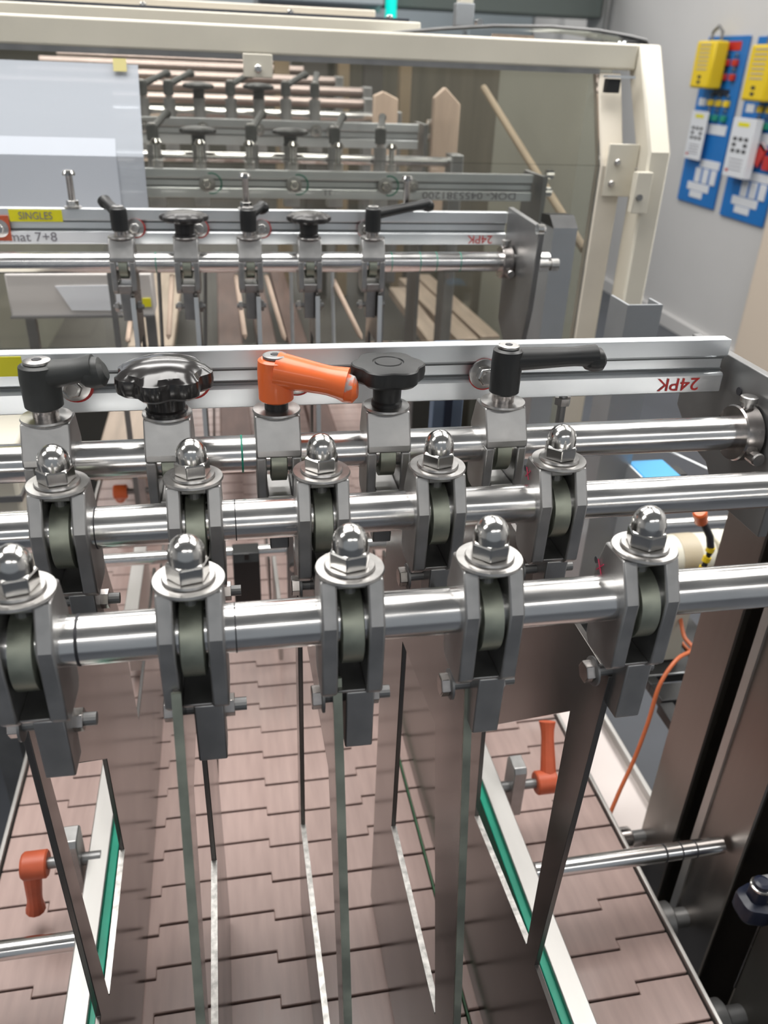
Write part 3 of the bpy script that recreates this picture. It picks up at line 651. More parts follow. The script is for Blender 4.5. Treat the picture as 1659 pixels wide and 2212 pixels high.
t = thing('shade_sheet', 'dark sheet added for the shade low between the right chain and the near post', 'cover', (.46, .30, Z0 - .84))  # dark sheet added where only shade lies beside the chain
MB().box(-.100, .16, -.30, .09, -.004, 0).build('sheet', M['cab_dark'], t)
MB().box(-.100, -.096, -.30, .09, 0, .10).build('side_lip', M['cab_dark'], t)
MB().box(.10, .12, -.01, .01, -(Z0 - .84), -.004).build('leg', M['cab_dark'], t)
t = thing('lit_tray_glimpse', 'added pale scrap in the dark corner at the lower right', 'piece', at(1545, 2130, Z=Z0 - .838))  # pale piece added for the lit tray glimpsed through the gap
MB().prism([(-.008, .026), (-.024, .004), (-.012, -.020), (.020, -.012), (.030, .004), (.018, .001)], 0, .0015, 'z').build('sheet', M['tray'], t)
# sensor, cables, motor
t = thing('sensor_box', 'bright blue sensor box on a bracket, seen between second and third rod', 'sensor', (.418, .682, Z0 - .385))
MB().box(-.020, .020, -.020, .020, .030, .035).build('lid', M['sensor_blue'], t, bevel=.0015)
MB().box(-.019, .019, -.019, .019, -.005, .030).build('housing', M['navy'], t, bevel=.001)
MB().box(.021, .040, .0, .022, .018, .026).build('end_block', M['black'], t, bevel=.001)
MB().box(-.024, -.022, -.02, .03, -.05, .036).build('bracket', M['alu'], t)
MB().tube([(.028, .035, .04), (.065, -.03, .035)], .0012, n=6).build('edge_wire', M['alu'], t)
MB().box(-.006, .006, -.006, .006, -.163, -.005).build('stand', M['steel_dark'], t)
t = thing('gear_motor', 'cream gear motor with a beige band behind the rightmost front clamp', 'motor', (.44, .630, Z0 - .425))
MB().lathe([(.020, -.050), (.0235, -.048), (.0235, -.012)], axis='x', n=32).build('motor_body', M['motor'], t)
MB().lathe([(.0240, -.012), (.0240, .008)], axis='x', n=32).build('band', M['beige'], t)
MB().lathe([(.0235, .008), (.0235, .022), (.020, .026)], axis='x', n=32).build('end_cap', M['motor'], t)
for k in range(5): MB().box(.045, .085, -.02 + 0 * k, .02, .012 - k * .009, .017 - k * .009).build('fin', M['motor'], t)
MB().box(.030, .046, -.018, .018, -.03, .02).build('flange', M['motor'], t, bevel=.002)
MB().box(-.028, .016, -.012, .012, -.123, -.0235).build('pedestal', M['motor'], t)
t = thing('mounting_shelf', 'black slotted shelf plate carrying the gear motor beside the far stainless post', 'shelf', (.45, .62, Z0 - .550))
b = MB(); b.box(-.042, .06, -.060, -.035, -.012, 0); b.box(-.042, .06, -.022, .095, -.012, 0); b.box(-.042, -.030, -.035, -.022, -.012, 0)
b.box(-.095, -.042, .055, .120, -.010, 0); b.build('plate', M['black'], t, bevel=.001)
MB().box(-.046, -.030, -.092, -.060, -.014, -.002).build('arm', M['black'], t, bevel=.001)
MB().box(-.044, .058, -.0225, -.0215, -.001, .0005).build('bright_edge', M['alu'], t)
def cable(name, pts, r, m, label, cat='cable'):
    # smooth through points
    P = [Vector(p) for p in pts]; out = []
    for i in range(len(P) - 1):
        p0 = P[max(i - 1, 0)]; p1 = P[i]; p2 = P[i + 1]; p3 = P[min(i + 2, len(P) - 1)]
        for k in range(8):
            s_ = k / 8.0
            out.append(.5 * ((2 * p1) + (-p0 + p2) * s_ + (2 * p0 - 5 * p1 + 4 * p2 - p3) * s_ ** 2 + (-p0 + 3 * p1 - 3 * p2 + p3) * s_ ** 3))
    out.append(P[-1])
    return tag(MB().tube(out, r, n=10).build(name, m), label, cat)
cable('orange_cable', [at(1470, 1335, Y=.62), at(1478, 1375, Y=.60), at(1496, 1402, Y=.585), at(1462, 1425, Y=.575), at(1425, 1480, Y=.565), at(1400, 1560, Y=.555), at(1370, 1640, Y=.545), at(1340, 1705, Y=.535), at(1316, 1762, Y=.525)], .0021, M['cable'], 'orange cable dropping past the tray beside the right chain')
cable('orange_cable', [at(1462, 1350, Y=.66), at(1468, 1380, Y=.65), at(1500, 1412, Y=.62), at(1540, 1400, Y=.60)], .0018, M['cable'], 'second orange cable looping under the gear motor')
t = thing('cable_plug', 'orange cable plug with a taped cable above the gear motor', 'plug', at(1515, 1128, Y=.60))
MB().lathe([(.0050, 0), (.0062, .002), (.0066, .016), (.0052, .018)], n=16).build('plug', M['orange'], t, rot=(.3, -.5, 0))
MB().tube([(.002, 0, 0), (.010, -.004, -.014), (.015, -.004, -.030), (.012, -.004, -.050), (.008, 0, -.075)], .0036, n=10).build('taped_cable', M['ink'], t)
for k in range(4): MB().tube([(.0145 - k * .0012, -.004, -.026 - k * .011), (.0137 - k * .0012, -.004, -.031 - k * .011)], .0041, n=10).build('tape_band', M['yellow'], t)
# black drive block and hanging parts between the front rods
t = thing('guide_block', 'black plastic block on the low rod, seen between the two front rods', 'block', at(533, 1235, Y=.755))
MB().prism([(-.016, -.055), (.016, -.055), (.016, .022), (.010, .030), (-.010, .030), (-.016, .022)], -.0140, .0140).build('block', M['black'], t, bevel=.001)
MB().box(-.002, .003, -.018, -.016, .026, .033).build('tab', M['black'], t)
def thin_plate(name, u0, u1, v0, v1, Y0, z, label, m, w=.004):
    a = at(u0, v0, Z=z); b = at(u1, v1, Z=z)
    t = thing(name, label, 'strip', ((a.x + b.x) / 2, (a.y + b.y) / 2, z), 'narrow strips beyond the second rod')
    h = abs(a.y - b.y) / 2
    MB().box(-w / 2, w / 2, -h, h, -.08, 0).build('strip', m, t, bevel=.0006)
thin_plate('guide_strip', 285, 300, 1330, 1180, 0, Z0 - .56, 'wide bright guide strip between the front rods, left of the black block', M['alu_bar'], .016)
thin_plate('guide_strip', 602, 592, 1310, 1190, 0, Z0 - .56, 'narrow bright guide strip between the front rods, right of the black block', M['alu_bar'], .005)
for k, (u, lb) in enumerate([(640, 'small hanging steel bracket behind the front rods, left of the middle dome nut'), (872, 'small hanging steel bracket behind the front rods, right of the middle dome nut')]):
    p = at(u, 1200, Y=.7475)
    t = thing('hanging_bracket', lb, 'bracket', p, 'small brackets behind the front rods')
    MB().box(-.010, .010, -.004, .005, -.06, .055).build('bar', M['steel_dark'], t, bevel=.001)
    MB().lathe([(.004, -.003), (.004, .010)], axis='y', n=12).build('bolt', M['collar'], t, loc=(-.004, -.008, -.01))
    MB().box(-.0035, .0045, -.014, -.004, -.028, -.006).build('lug', M['washer'], t, bevel=.001)

p = at(52, 925, Y=.80)
t = thing('side_housing', 'cream side housing left of the leftmost chain, glimpsed beside the third rod', 'housing', (p.x - .065, .80, 0))
MB().box(-.065, .065, -.06, .10, p.z - .16, p.z).build('cover', M['cream'], t, bevel=.004)
MB().box(-.067, .067, -.062, .102, p.z - .05, p.z - .044).build('seam', M['steel_dark'], t)
MB().box(-.06, -.03, .06, .09, 0, p.z - .16).build('stand', M['steel_dark'], t)
# far dividers hanging from rod D
for i, x in enumerate(DX):
    xx = x + .0065
    t = thing('lane_divider', ['leftmost', 'second', 'middle', 'fourth', 'rightmost'][i] + ' of the pale-edged dividers hanging from the far rod', 'lane divider', (xx, .85, Z0 - .23), 'lane dividers below the far rod')
    MB().net([(-.012, .022), (.060, .022), (.075, -.34), (-.035, -.34), (-.030, -.285), (.010, -.035), (.045, -.035), (.052, -.285)], [(0, 1, 6, 5), (1, 2, 7, 6), (2, 3, 4, 7), (4, 0, 5)][:3], -.0014, .0014).build('plate', M['plate'], t)
    MB().prism([(-.012, .018), (-.024, -.20), (-.008, -.20), (.008, .018)], -.0016, .0016).build('arm', M['plate'], t)
    MB().prism([(-.012, .018), (-.024, -.20), (-.026, -.20), (-.014, .018)], -.0022, .0022).build('arm_edge', M['alu'], t, label='pale arm edge')
for k, (u0, v0, u1, v1) in enumerate([(372, 595, 364, 733), (510, 595, 530, 733), (575, 595, 616, 736), (720, 605, 782, 733), (282, 690, 276, 738)]):
    a, b = at(u0, v0, Y=.985), at(u1, v1, Y=.93)
    tag(MB().tube([a, b + (a - b) * .06, b], [.0030, .0030, .0006], n=8).build('guide_finger', M['wood']), ['tan pointed finger between first and second far clamps', 'tan pointed finger left of the middle far clamp', 'tan pointed finger right of the middle far clamp', 'longest tan pointed finger, slanting between the two right far clamps', 'short tan pointed finger under the leftmost far clamp'][k], 'finger', 'tan pointed fingers below the far rod')
zh = at(600, 572, Y=.985).z
t = thing('hanger_bar', 'thin dark hanger bar hidden just behind the far rod', 'bar', (.03, .985, zh))
MB().box(-.16, .16, -.004, .004, -.004, .004).build('bar', M['steel_dark'], t)
for xx in (-.158, .158): MB().box(xx - .003, xx + .003, -.004, .004, BZ - zh, 0).build('stand', M['steel_dark'], t)
for k, (u, uu) in enumerate([(342, 352), (443, 444), (628, 633), (717, 722)]):
    a, b = at(u, 575, Y=.98), at(uu, 765, Y=.98)
    tag(MB().tube([a, b], .0022, n=8).build('hanging_rod', M['steel_dark' if k < 2 else 'alu']), ['thin dark rod hanging right of the leftmost far clamp', 'thin dark rod hanging right of the second far clamp', 'thin pale rod hanging between the middle and fourth far clamps', 'thin pale rod hanging right of the fourth far clamp'][k], 'rod', 'thin rods hanging below the far rod')

# ================================================================ GUARD HOOD
GY, GT = 1.050, 1.127
XR0, XR1 = .5415, .572
t = thing('guard_hood', 'cream enamelled guard hood frame spanning the line', 'guard frame', (.0, GY, 0))
zk, zt = Z0 - .087, Z0 + .034
b = MB()
dy = GT - GY
pf = [(0, 0), (.04, 0), (.04, zk), (.04 + dy, zt), (dy, zt), (0, zk)]
b.prism(pf, XR0, XR1); b.build('right_upright', M['cream'], t, bevel=.003)
MB().prism(pf, -.90, -.87).build('left_upright', M['cream'], t, bevel=.003)
MB().box(-.87, XR0, dy, dy + .04, Z0 + .0035, zt).build('top_beam', M['cream'], t, bevel=.003)
p = at(557, 142, Y=GT - .006)
hb = MB().box(-.0175, .0175, -.002, 0, -.0125, .0125).build('latch_plate', M['cream'], t, loc=(p.x, p.y - GY, p.z), bevel=.001)
MB().lathe([(.0045, 0), (.0045, -.003), (.003, -.004)], axis='y', n=18).build('screw', M['dome'], hb, loc=(0, -.002, -.003))
# catch on the right upright
p = at(1385, 420, Y=GY)
hb = MB().box(-.010, .012, -.012, 0, -.022, .028).build('catch', M['cream'], t, loc=(p.x - .006, 0, p.z), bevel=.001)
MB().lathe([(.004, 0), (.004, -.004)], axis='y', n=14).build('screw', M['steel_dark'], hb, loc=(-.003, -.012, -.002))
# inner door stile, bent like the frame
t = thing('guard_door', 'narrow cream guard door with clear pane inside the hood frame', 'door', (0, GY + .03, 0))
pf2 = [(0, 0), (.02, 0), (.02, zk - .02), (.02 + .05, zt - .034), (.05, zt - .034), (0, zk - .02)]
MB().prism(pf2, .492, .524).build('stile', M['cream_edge'], t, bevel=.002)
p = at(1338, 372, Y=GY + .028)
hb = MB().box(-.020, .022, -.003, 0, -.030, .034).build('hinge_plate', M['cream'], t, loc=(p.x, -.0006, p.z), bevel=.001)
for sx, sz in ((-.006, .012), (-.010, -.014)):
    MB().lathe([(.0042, 0), (.0042, -.002), (.003, -.0032)], axis='y', n=18).build('screw', M['washer'], hb, loc=(sx, -.003, sz))
MB().lathe([(.002, 0), (.002, .008)], axis='x', n=10).build('pin', M['washer'], hb, loc=(.020, -.002, .004))
p = at(1316, 185, Y=1.115)
MB().box(-.010, .008, -.012, 0, -.008, .008).build('magnet_catch', M['black'], t, loc=(p.x, p.y - GY - .03 - .004, p.z), bevel=.001)
MB().box(-.012, .026, -.014, 0, .009, .012).build('catch_plate', M['alu'], t, loc=(p.x, p.y - GY - .03 - .004, p.z))
y0, z0_, y1, z1_ = .002, zk - .02, .052, zt - .036
MB().prism([(y0, z0_), (y1, z1_), (y1 + .004, z1_), (y0 + .004, z0_)], -.86, .4918).build('upper_pane', M['acrylic'], t)
MB().prism([(y0, Z0 - .338), (y0, z0_), (y0 + .004, z0_), (y0 + .004, Z0 - .338)], -.86, .4918).build('lower_pane', M['acrylic'], t)
MB().box(-.86, .4918, .046, .056, zt - .036, zt - .030).build('top_channel', M['steel_dark'], t)
# paper on the pane: follows the bend
def bent_sheet(nm, u_r, v_t, xl, m, parent, off, vb, lab_=None):
    pr = at(u_r, 200, Y=1.10).x
    return MB().prism([(y0 - off, Z0 - .185), (y0 - off, z0_), (y1 - off - .004, z1_ - .010), (y1 - off - .0034, z1_ - .010), (y0 - off + .0006, z0_), (y0 - off + .0006, Z0 - .185)], xl, pr).build(nm, m, parent, label=lab_)
s = thing('paper_sheet', 'large translucent pale sheet taped to the left of the guard pane', 'sheet', (0, GY + .03, 0))
bent_sheet('sheet', 300, 130, -.70, M['sheet'], s, .0030, 450)
p = at(257, 130, Y=1.122)
MB().box(-.007, .008, 0, .0006, -.012, .002).build('tape', M['tape_old'], s, loc=(p.x, .0415, p.z), label='yellow tape corner', rot=(-.35, 0, 0))
MB().prism([(y0 - .0042, Z0 - .170), (y0 - .0042, z0_), (y1 - .013, z1_ - .030), (y1 - .0126, z1_ - .030), (y0 - .0038, z0_), (y0 - .0038, Z0 - .170)], -.60, at(240, 200, Y=1.10).x).build('inner_page', M['paper'], s, label='denser page layer')

# roof things above the beam
t = thing('roof_duct', 'cream cover strip with a dark gasket on top of the hood', 'cover', (0, 1.34, zt))
p = at(860, 40, Y=1.36); pl = at(0, 2, Y=1.36)
MB().box(-.90, .30, 0, .10, 0, .020).build('cover', M['cream'], t, bevel=.002)
MB().box(-.90, .285, .012, .026, .020, .024).build('gasket', M['gasket'], t, label='dark rubber gasket')
MB().box(-.90, .24, .040, .09, .020, .034).build('inner_cover', M['cream_edge'], t, bevel=.002)
for xx in (-.09, .115, .26): MB().lathe([(.006, .020), (.005, .027), (.002, .029)], o=(xx, .034, 0), n=14).build('screw', M['dome'], t)
xr_ = at(1405, 90, Y=1.24).x
t = thing('roof_cover', 'low arched clear plastic cover on the hood roof at right', 'cover', (xr_ - .182, 1.24, zt))
rings = []
for k in (0, 1):
    pass
arc = [(.20 * -1 + .40 * i / 16 * 1.0, .030 * math.sin(PI * (.12 + .88 * (1 - i / 16.0))) ** .8 if 0 else .0) for i in range(17)]
prof = [(-.19, .002), (-.12, .010), (-.05, .016), (.03, .0185), (.10, .017), (.15, .012), (.175, .008), (.182, .0)]
in_ = [(x_ * .985, max(0, z_ - .003)) for x_, z_ in prof][::-1]
MB().prism(prof + in_[1:], 0, .10, 'y').build('clear_arch', M['acrylic_clean'], t)
MB().tube([(x_, -.001, z_) for x_, z_ in prof], .0022, n=8).build('edge_trim', M['steel_dark'], t)
MB().box(-.04, .02, .03, .04, 0, .008).build('hinge_block', M['wood'], t)
t = thing('roof_bracket', 'small steel bracket standing above the guard hood', 'bracket', (at(1003, 35, Y=1.40).x, 1.395, zt + .020))
MB().box(-.014, .014, 0, .02, 0, .030).build('foot', M['galv'], t, bevel=.001)
MB().box(-.010, .012, .002, .018, .030, .08).build('upright', M['cream'], t, bevel=.001)
MB().lathe([(.005, 0), (.005, .014)], axis='y', n=12).build('rivet', M['dome'], t, loc=(.024, .0, .006))
# far blurred fittings along the back wall
far_panel(560, 830, -60, 12, 6.5, M['wall_far'], 'wall_cabinet', 'pale blue-grey cabinet at the far end, top left of the picture', 'cabinet', d=.3)
far_panel(1020, 1135, -40, 200, 7.6, M['wall_far'], 'wall_panel', 'pale blue wall panel far behind the bracket', 'panel', grp=None)
p = at(1312, 30, X=2.90)
tag(MB().lathe([(.02, 0), (.02, 3.3)], n=12).build('vertical_pipe', M['steel_dark'], loc=(p.x, p.y, 0)), 'dark vertical pipe in front of the far wall', 'pipe')
zb_ = at(1000, 26, Y=7.0).z
t = thing('cable_duct', 'dark grey-green cable duct across the hall at the top of the picture', 'duct', (1.5, 7.0, zb_))
MB().box(-.75, 1.44, -.15, .15, 0, .6).build('trunk', mat('trunk_green_grey', (0.16, 0.19, 0.18), .7), t, bevel=.01)
for xx in (-.7, 1.40): MB().box(xx - .02, xx + .02, -.02, .02, .6, 3.3 - zb_).build('hanger', M['steel_dark'], t)
p = at(845, 8, Y=6.6)
t = thing('indicator_lamp', 'small glowing turquoise indicator lamp at the top of the picture', 'lamp', (p.x, 6.6, p.z - .12))
MB().lathe([(.035, 0), (.04, .02), (.04, .24), (.02, .27)], n=16).build('glow_tube', M['glow'], t)
MB().lathe([(.05, -.04), (.05, 0)], n=16).build('socket', M['black'], t)
MB().lathe([(.02, -(p.z - .12)), (.02, -.04)], n=10).build('pole', M['steel_dark'], t)

# ================================================================ BEHIND THE GUARD
t, L_, g0, g1 = profile_rail('stop_rail', -.40, .4200, 1.130, Z0 - .1250, .0340, 'aluminium rail behind the guard pane, scrawled with upside-down writing')
cxr = .01
for u in (447, 635, 832):
    p = at(u, 393, Y=1.129); rail_bolt(t, p.x - cxr, .0175, 1.15, ring='green')
p = at(890, 390, Y=1.129); rail_bolt(t, p.x - cxr, .0185, 1.0, ring='')
p = at(1015, 420, Y=1.129)
text('rail_writing', 'DOK- 0455381200', .0125, M['ink_grey'], (p.x - cxr, -.0006, .0070), (PI / 2, PI, 0), t, .0001, 1.35)
p = at(708, 412, Y=1.129)
text('rail_writing', 'TT', .0100, M['ink_grey'], (p.x - cxr, -.0006, .0078), TXT, t, .0001, 1.0)
t, L_, g0, g1 = profile_rail('stop_rail', -.40, .3300, 1.450, Z0 - .0860, .0380, 'farthest aluminium rail seen through the guard pane, with round bolts')
cxr = -.035
for u in (311, 438, 558, 683, 718):
    p = at(u, 268, Y=1.449); rail_bolt(t, p.x - cxr, .0240, 1.1, ring='')
# plates at the rail ends
for k, (X, Y, u, v, lb) in enumerate([(.430, 1.13, 1160, 400, 'narrow upright plate at the right end of the scrawled rail'), (.338, 1.45, 905, 280, 'narrow upright plate at the right end of the farthest rail')]):
    t = thing('end_plate', lb, 'end plate', (X, Y, 0))
    MB().box(-.003, .003, -.02, .06, BZ + .008, Z0 - (.125 if k == 0 else .085)).build('plate', M['steel_dark'], t)
    for dz in (.002, -.02): MB().lathe([(.006, 0), (.006, .01), (.003, .012)], axis='x', n=12).build('screw', M['dome'], t, loc=(.003, -.01, Z0 - (.125 if k == 0 else .085) + dz))
def bg_lever(u, v, Y, du, label, kind, sc_=1.0):
    p = at(u, v, Y=Y)
    t = thing('handle_clamp', label, 'clamp', (p.x, Y, p.z), 'handled clamps behind the guard pane')
    if kind == 'lever':
        lever_on(t, M['black_worn'], L=.055, ang=du, rise=.35, rh=.0085, h=.022)
    else: star_knob(t, .027, 8, M['black'], hh=.007, stem=.014, neck=.010, dome=.004, depth=.1)
    MB().lathe([(.0100, -.040), (.0100, .0254)], n=14).build('post', M['steel_dark'], t)
    MB().box(-.012, .012, -.014, .014, -.06, -.02).build('clamp_body', M['clamp'], t, bevel=.001)
k = 0
for u, v, a, kd, lb in [(335, 352, 1.2, 'lever', 'leftmost black lever clamp between the two rails behind the pane'), (432, 352, 0, 'knob', 'left black star knob between the two rails behind the pane'), (545, 352, 1.2, 'lever', 'second black lever clamp between the rails behind the pane'), (628, 354, 0, 'knob', 'right black star knob between the two rails behind the pane'), (722, 356, 1.2, 'lever', 'third black lever clamp between the rails behind the pane'), (820, 357, 1.35, 'lever', 'rightmost black lever clamp between the rails behind the pane')]:
    bg_lever(u, v, 1.34, a, lb, kd)
for u, v, a, kd, lb in [(312, 247, .7, 'lever', 'leftmost lever clamp above the farthest rail'), (368, 247, .8, 'lever', 'second lever clamp above the farthest rail'), (432, 247, 0, 'knob', 'left star knob above the farthest rail'), (500, 247, .8, 'lever', 'third lever clamp above the farthest rail'), (560, 248, 0, 'knob', 'right star knob above the farthest rail'), (618, 248, .8, 'lever', 'fourth lever clamp above the farthest rail'), (680, 250, 1.4, 'lever', 'rightmost lever clamp above the farthest rail')]:
    bg_lever(u, v, 1.62, a, lb, kd)
for k, (u, v) in enumerate([(342, 345), (435, 345), (540, 345), (634, 348), (731, 350), (845, 340)]):
    p = at(u, 368, Y=1.145)
    s = thing('upright_bolt', ['first', 'second', 'third', 'fourth', 'fifth', 'sixth'][k] + ' upright bolt from the left on the scrawled rail behind the pane', 'bolt', (p.x, 1.146, Z0 - .125), 'bolts standing on the scrawled rail')
    MB().lathe([(.0065, 0), (.0065, .008)], n=6).build('nut', M['washer'], s)
    MB().lathe([(.0038, .008), (.0038, .026), (.0070, .027), (.0075, .029), (.0045, .033)], n=16).build('shank', M['dome'], s)
# the third cross rod behind the rail, receding rollers
for k, (v, Y, x1, lb) in enumerate([(340, 1.36, .36, 'steel cross rod behind the pane under the star knobs'), (245, 1.66, .32, 'steel cross rod just above the farthest rail'), (216, 1.85, .30, 'pinkish roller, first above the farthest rail'), (190, 2.05, .33, 'long pinkish roller, second above the farthest rail'), (168, 2.3, .30, 'pinkish roller, third above the farthest rail'), (147, 2.6, .26, 'pinkish roller, fourth above the farthest rail'), (131, 2.9, .22, 'pinkish roller just under the hood beam')]):
    p = at(500, v, Y=Y)
    t = thing('roller', lb, 'roller', (0, Y, p.z), 'rollers and rods behind the guard pane')
    MB().lathe([(.006, -.45), (.0075 + .0008 * k, -.449), (.0075 + .0008 * k, x1), (.006, x1 + .001)], axis='x', n=20).build('tube', M['copper_rod'] if k > 1 else M['rod'], t)
    MB().box(x1, x1 + .02, -.02, .02, -.30, .012).build('end_bearing', M['steel_dark'], t, bevel=.002)
# tan rails running away beyond the guard, red-brown belts
for k, (u0, v0, u1, v1, lb, mm, ww) in enumerate([(912, 592, 1060, 725, 'outermost tan rail running away behind the pane', 'tan_bar', .020), (880, 600, 1010, 730, 'second tan rail running away behind the pane', 'tan_bar', .022), (858, 620, 950, 740, 'third tan rail running away behind the pane', 'tan_bar', .020)]):
    a, b = at(u0, v0, Z=Z0 - .47), at(u1, v1, Z=Z0 - .47)
    tag(MB().prism([(a.x - ww, a.y), (a.x + ww, a.y), (b.x + ww, b.y), (b.x - ww, b.y)], -.02, .0, 'z').build('side_rail', M[mm], loc=(0, 0, Z0 - .47), bevel=.002), lb, 'rail', 'tan rails behind the pane')
for k, (x0, x1, mm, lb) in enumerate([(-.20, -.11, 'tan_bar', 'left tan rail bundle low behind the guard'), (-.02, .03, 'red_brown', 'dark red-brown belt beyond the far rod, left one'), (.06, .10, 'red_brown', 'dark red-brown belt beyond the far rod, middle one'), (.125, .165, 'red_brown', 'dark red-brown belt beyond the far rod, right one')]):
    tag(MB().box(x0, x1, 1.10, 2.40, -.02, 0).build('far_belt', M[mm], loc=(0, 0, Z0 - .52), bevel=.002), lb, 'belt', 'belts beyond the guard')
for k, (x0, x1) in enumerate([(-.45, 1.0)]):
    t = thing('rear_machine', 'dim grey-beige machine body filling the space behind the guard', 'machine', (0, 2.2, 0))
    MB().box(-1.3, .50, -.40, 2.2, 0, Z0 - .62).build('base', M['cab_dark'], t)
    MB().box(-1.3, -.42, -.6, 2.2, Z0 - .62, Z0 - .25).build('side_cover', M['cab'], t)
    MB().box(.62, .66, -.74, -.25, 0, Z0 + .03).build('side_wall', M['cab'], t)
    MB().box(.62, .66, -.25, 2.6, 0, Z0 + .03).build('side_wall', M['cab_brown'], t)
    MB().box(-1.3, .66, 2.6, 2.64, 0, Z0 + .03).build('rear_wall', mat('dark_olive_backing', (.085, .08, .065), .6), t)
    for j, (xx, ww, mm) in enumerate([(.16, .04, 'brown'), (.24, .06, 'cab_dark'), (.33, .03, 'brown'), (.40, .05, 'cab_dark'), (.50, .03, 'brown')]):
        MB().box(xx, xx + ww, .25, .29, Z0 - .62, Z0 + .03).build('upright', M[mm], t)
p, q = at(1045, 190, Y=1.75), at(1262, 540, Y=1.16)
tag(MB().tube([p, q], .0065, n=12).build('diagonal_strut', M['brown']), 'long diagonal tan strut behind the right of the pane', 'strut')
for k, (u, v, hh, Y, lb) in enumerate([(833, 258, .075, 1.60, 'tan tapered board standing at the end of the farthest rail'), (960, 330, .16, 1.42, 'taller tan tapered board right of the farthest rail')]):
    p = at(u, v, Y=Y)
    tag(MB().prism([(-.022, -.12), (.022, -.12), (.022, hh * .45), (-.005, hh * .6), (-.022, hh * .5)], 0, .018, 'y').build('tapered_board', M['wood'], loc=p, bevel=.002), lb, 'board', 'tapered boards behind the pane')
a_, b_ = at(8, 592, Y=1.02), at(335, 682, Y=1.02)
t = thing('sheet_reflection', 'pale shallow box standing in for the reflection of the paper sheet, with a yellow corner label, left between the two machine rails', 'box', ((a_.x + b_.x) / 2, 1.02, b_.z))  # added box and panel colour in the paper sheet's reflection on the pane
W_, H_ = (b_.x - a_.x) / 2, a_.z - b_.z
MB().box(-W_, W_, 0, .045, 0, H_).build('box', M['beige_light'], t, bevel=.002)
MB().prism([(-W_ * .34, H_ * .72), (W_ * .55, H_ * .74), (W_ * .55, H_ * .14), (-W_ * .16, H_ * .16)], -.0012, 0, 'y').build('reflected_panel', M['white'], t)
MB().box(W_ * .84, W_ * .96, -.0012, 0, H_ * .22, H_ * .42).build('label', M['tape'], t)
MB().box(-W_, W_, -.006, 0, 0, H_ * .05).build('lower_lip', M['steel_dark'], t)
for xx in (-W_ + .01, W_ - .01): MB().box(xx - .006, xx + .006, .045, .055, -.37, H_).build('stand', M['steel_dark'], t)
t = thing('bracket_beam', 'blue-grey upright bracket below the third rod, right of the orange lever clamp', 'bracket', (at(962, 900, Y=.62).x, .62, 0))
MB().box(-.013, .013, -.006, .006, Z0 - .36, Z0 - .195).build('upright', M['bluegrey'], t, bevel=.001)
MB().box(-.003, .003, -.008, -.006, Z0 - .36, Z0 - .195).build('rib', M['navy'], t)
MB().box(-.010, .010, .006, .010, BZ, Z0 - .30).build('stem', M['steel_dark'], t)

# ================================================================ LOCKOUT BOARDS ON THE RIGHT WALL
def board(y_far, y_near, zt_, zb_, label, variant):
    yc = (y_far + y_near) / 2; W = (y_far - y_near) / 2; H = zt_ - zb_
    t = thing('lockout_board', label, 'board', (WX - .004, yc, Z0 + zb_), 'blue boards on the right wall')
    def fy(a): return W - 2 * W * a          # a 0..1 from far (left in view) to near
    def fz(b): return H * (1 - b)
    def pan(nm, a0, a1, b0, b1, d0, d1, m, lb=None, bev=.002, mi=0, parent=t):
        return MB().box(-d1, -d0, fy(a1), fy(a0), fz(b1), fz(b0)).build(nm, m, parent, bevel=bev, label=lb)
    pan('backing', 0, 1, 0, 1, 0, .010, M['blue'])
    pan('red_label', .45, .85, .03, .08, .010, .013, M['red'])
    pan('dark_label', .40, .80, .295, .335, .010, .012, M['navy'])
    pan('small_label', .08, .26, .355, .400, .010, .012, M['white'])
    for r_, (bb, cm, nn) in enumerate([(.13, 'red', 'red_padlock'), (.21, 'red', 'red_padlock'), (.36, 'yellow', 'yellow_padlock'), (.445, 'ink_green', 'green_tag')]):
        for c_ in range(3):
            aa = .42 + c_ * .20
            pk = MB().box(-.030, -.010, fy(aa + .055), fy(aa - .055), fz(bb + .035), fz(bb)).build(nn, M[cm], t, bevel=.003)
            MB().tube([(-.020, fy(aa - .035), fz(bb)), (-.020, fy(aa - .035), fz(bb) + .022), (-.020, fy(aa), fz(bb) + .030), (-.020, fy(aa + .035), fz(bb) + .022), (-.020, fy(aa + .035), fz(bb))], .004, n=6).build('shackle', M['washer'], pk)
    pan('white_label', .42, .92, .500, .560, .010, .013, M['white'])
    pan('white_label', .45, .95, .715, .765, .010, .013, M['white'])
    for c_ in range(3): pan('tag', .38 + c_ * .20, .52 + c_ * .20, .770, .860, .010, .016, M['white'])
    pan('white_label', .22, .80, .865, .915, .010, .013, M['white'])
    pan('white_label', .32, .66, .918, .960, .010, .013, M['white'])
    # yellow lockout box
    yb = thing('x', '', '') if 0 else None
    return t, fy, fz, W, H
def yellow_box(y, z, wy, h, label):
    t = thing('yellow_holder', label, 'holder', (WX - .036, y, z), 'yellow holders on the blue boards')
    MB().box(-.090, 0, -wy, wy, 0, h).build('box', M['yellow'], t, bevel=.012)
    MB().tube([(-.03, -wy * .5, h), (-.03, -wy * .5, h + .045), (-.03, 0, h + .075), (-.03, wy * .5, h + .045), (-.03, wy * .5, h)], .009, n=8).build('hook', M['steel_dark'], t)
    for k in range(7):
        MB().box(-.0915, -.090, -wy * .55, wy * .55, h * (.90 - .085 * k), h * (.90 - .085 * k) + .008).build('print_line', M['beige'], t)
    for k in range(2): MB().box(-.092, -.090, -.012, .022, h * (.10 + .11 * k), h * (.10 + .11 * k) + .016).build('print_mark', M['ink'], t)
    return t
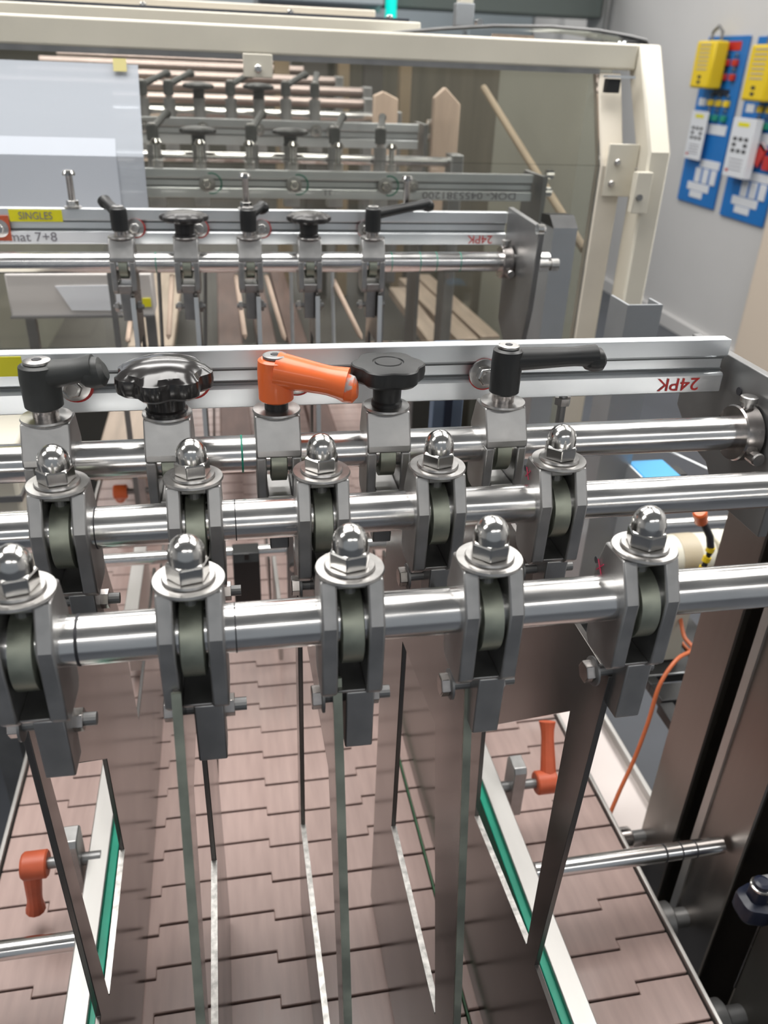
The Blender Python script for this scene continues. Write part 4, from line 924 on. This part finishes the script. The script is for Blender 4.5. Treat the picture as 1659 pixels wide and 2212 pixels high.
def card(y, z, wy, h, label, thick):
    t = thing('hanging_card', label, 'card', (WX - .045, y, z), 'white cards hanging on the blue boards')
    MB().box(-thick, 0, -wy, wy, 0, h).build('card', M['white'], t, bevel=.002)
    MB().box(-thick - .001, -thick, -wy * .5, wy * .5, h * .86, h * .93).build('yellow_print', M['tape'], t)
    for r_ in range(3):
        for c_ in range(3):
            if (r_ + c_ * 2) % 4 == 3: continue
            MB().box(-thick - .001, -thick, (c_ - 1) * wy * .5 - wy * .16, (c_ - 1) * wy * .5 + wy * .16, h * (.42 + .10 * r_), h * (.42 + .10 * r_) + h * .06).build('symbol', M['ink'], t)
    for r_ in range(4): MB().box(-thick - .001, -thick, -wy * .6, wy * .6, h * (.12 + .06 * r_), h * (.12 + .06 * r_) + .004).build('text_line', M['ink_grey'], t)
    MB().box(-thick - .001, -thick, wy * .55, wy * .8, h * .08, h * .13).build('red_mark', M['red'], t)
    return t
k_ = 2.95 / 2.1
board(3.706 * k_, 3.392 * k_, .150 * k_, -.502 * k_, 'left blue lockout board with padlocks and white labels on the wall', 0)
board(3.335 * k_, 3.021 * k_, .145 * k_, -.512 * k_, 'right blue lockout board, cut by the picture edge', 1)
yellow_box(3.575 * k_, Z0 - .043 * k_, .105, .245, 'yellow holder on the top left of the left blue board')
yellow_box(3.165 * k_, Z0 - .075 * k_, .105, .265, 'yellow holder on the top left of the right blue board')
card(3.605 * k_, Z0 - .322 * k_, .095, .27, 'thin white card with black symbols hanging on the left blue board', .006)
card(3.215 * k_, Z0 - .350 * k_, .110, .30, 'thick white card pack hanging on the right blue board', .045)
t = thing('red_tag', 'small red tag dangling on the right blue board beside the card pack', 'tag', (WX - .03, 3.12 * k_, Z0 - .255 * k_))
MB().box(-.012, 0, -.035, .035, -.06, .05).build('tag', M['red'], t, bevel=.003, rot=(.5, 0, 0))
MB().box(-.012, 0, -.03, .03, .03, .05).build('tag_top', M['white'], t, rot=(.5, 0, 0))
MB().box(-.010, 0, -.105, -.040, -.075, -.005).build('second_tag', M['red'], t, bevel=.003)

bpy.context.view_layer.update()
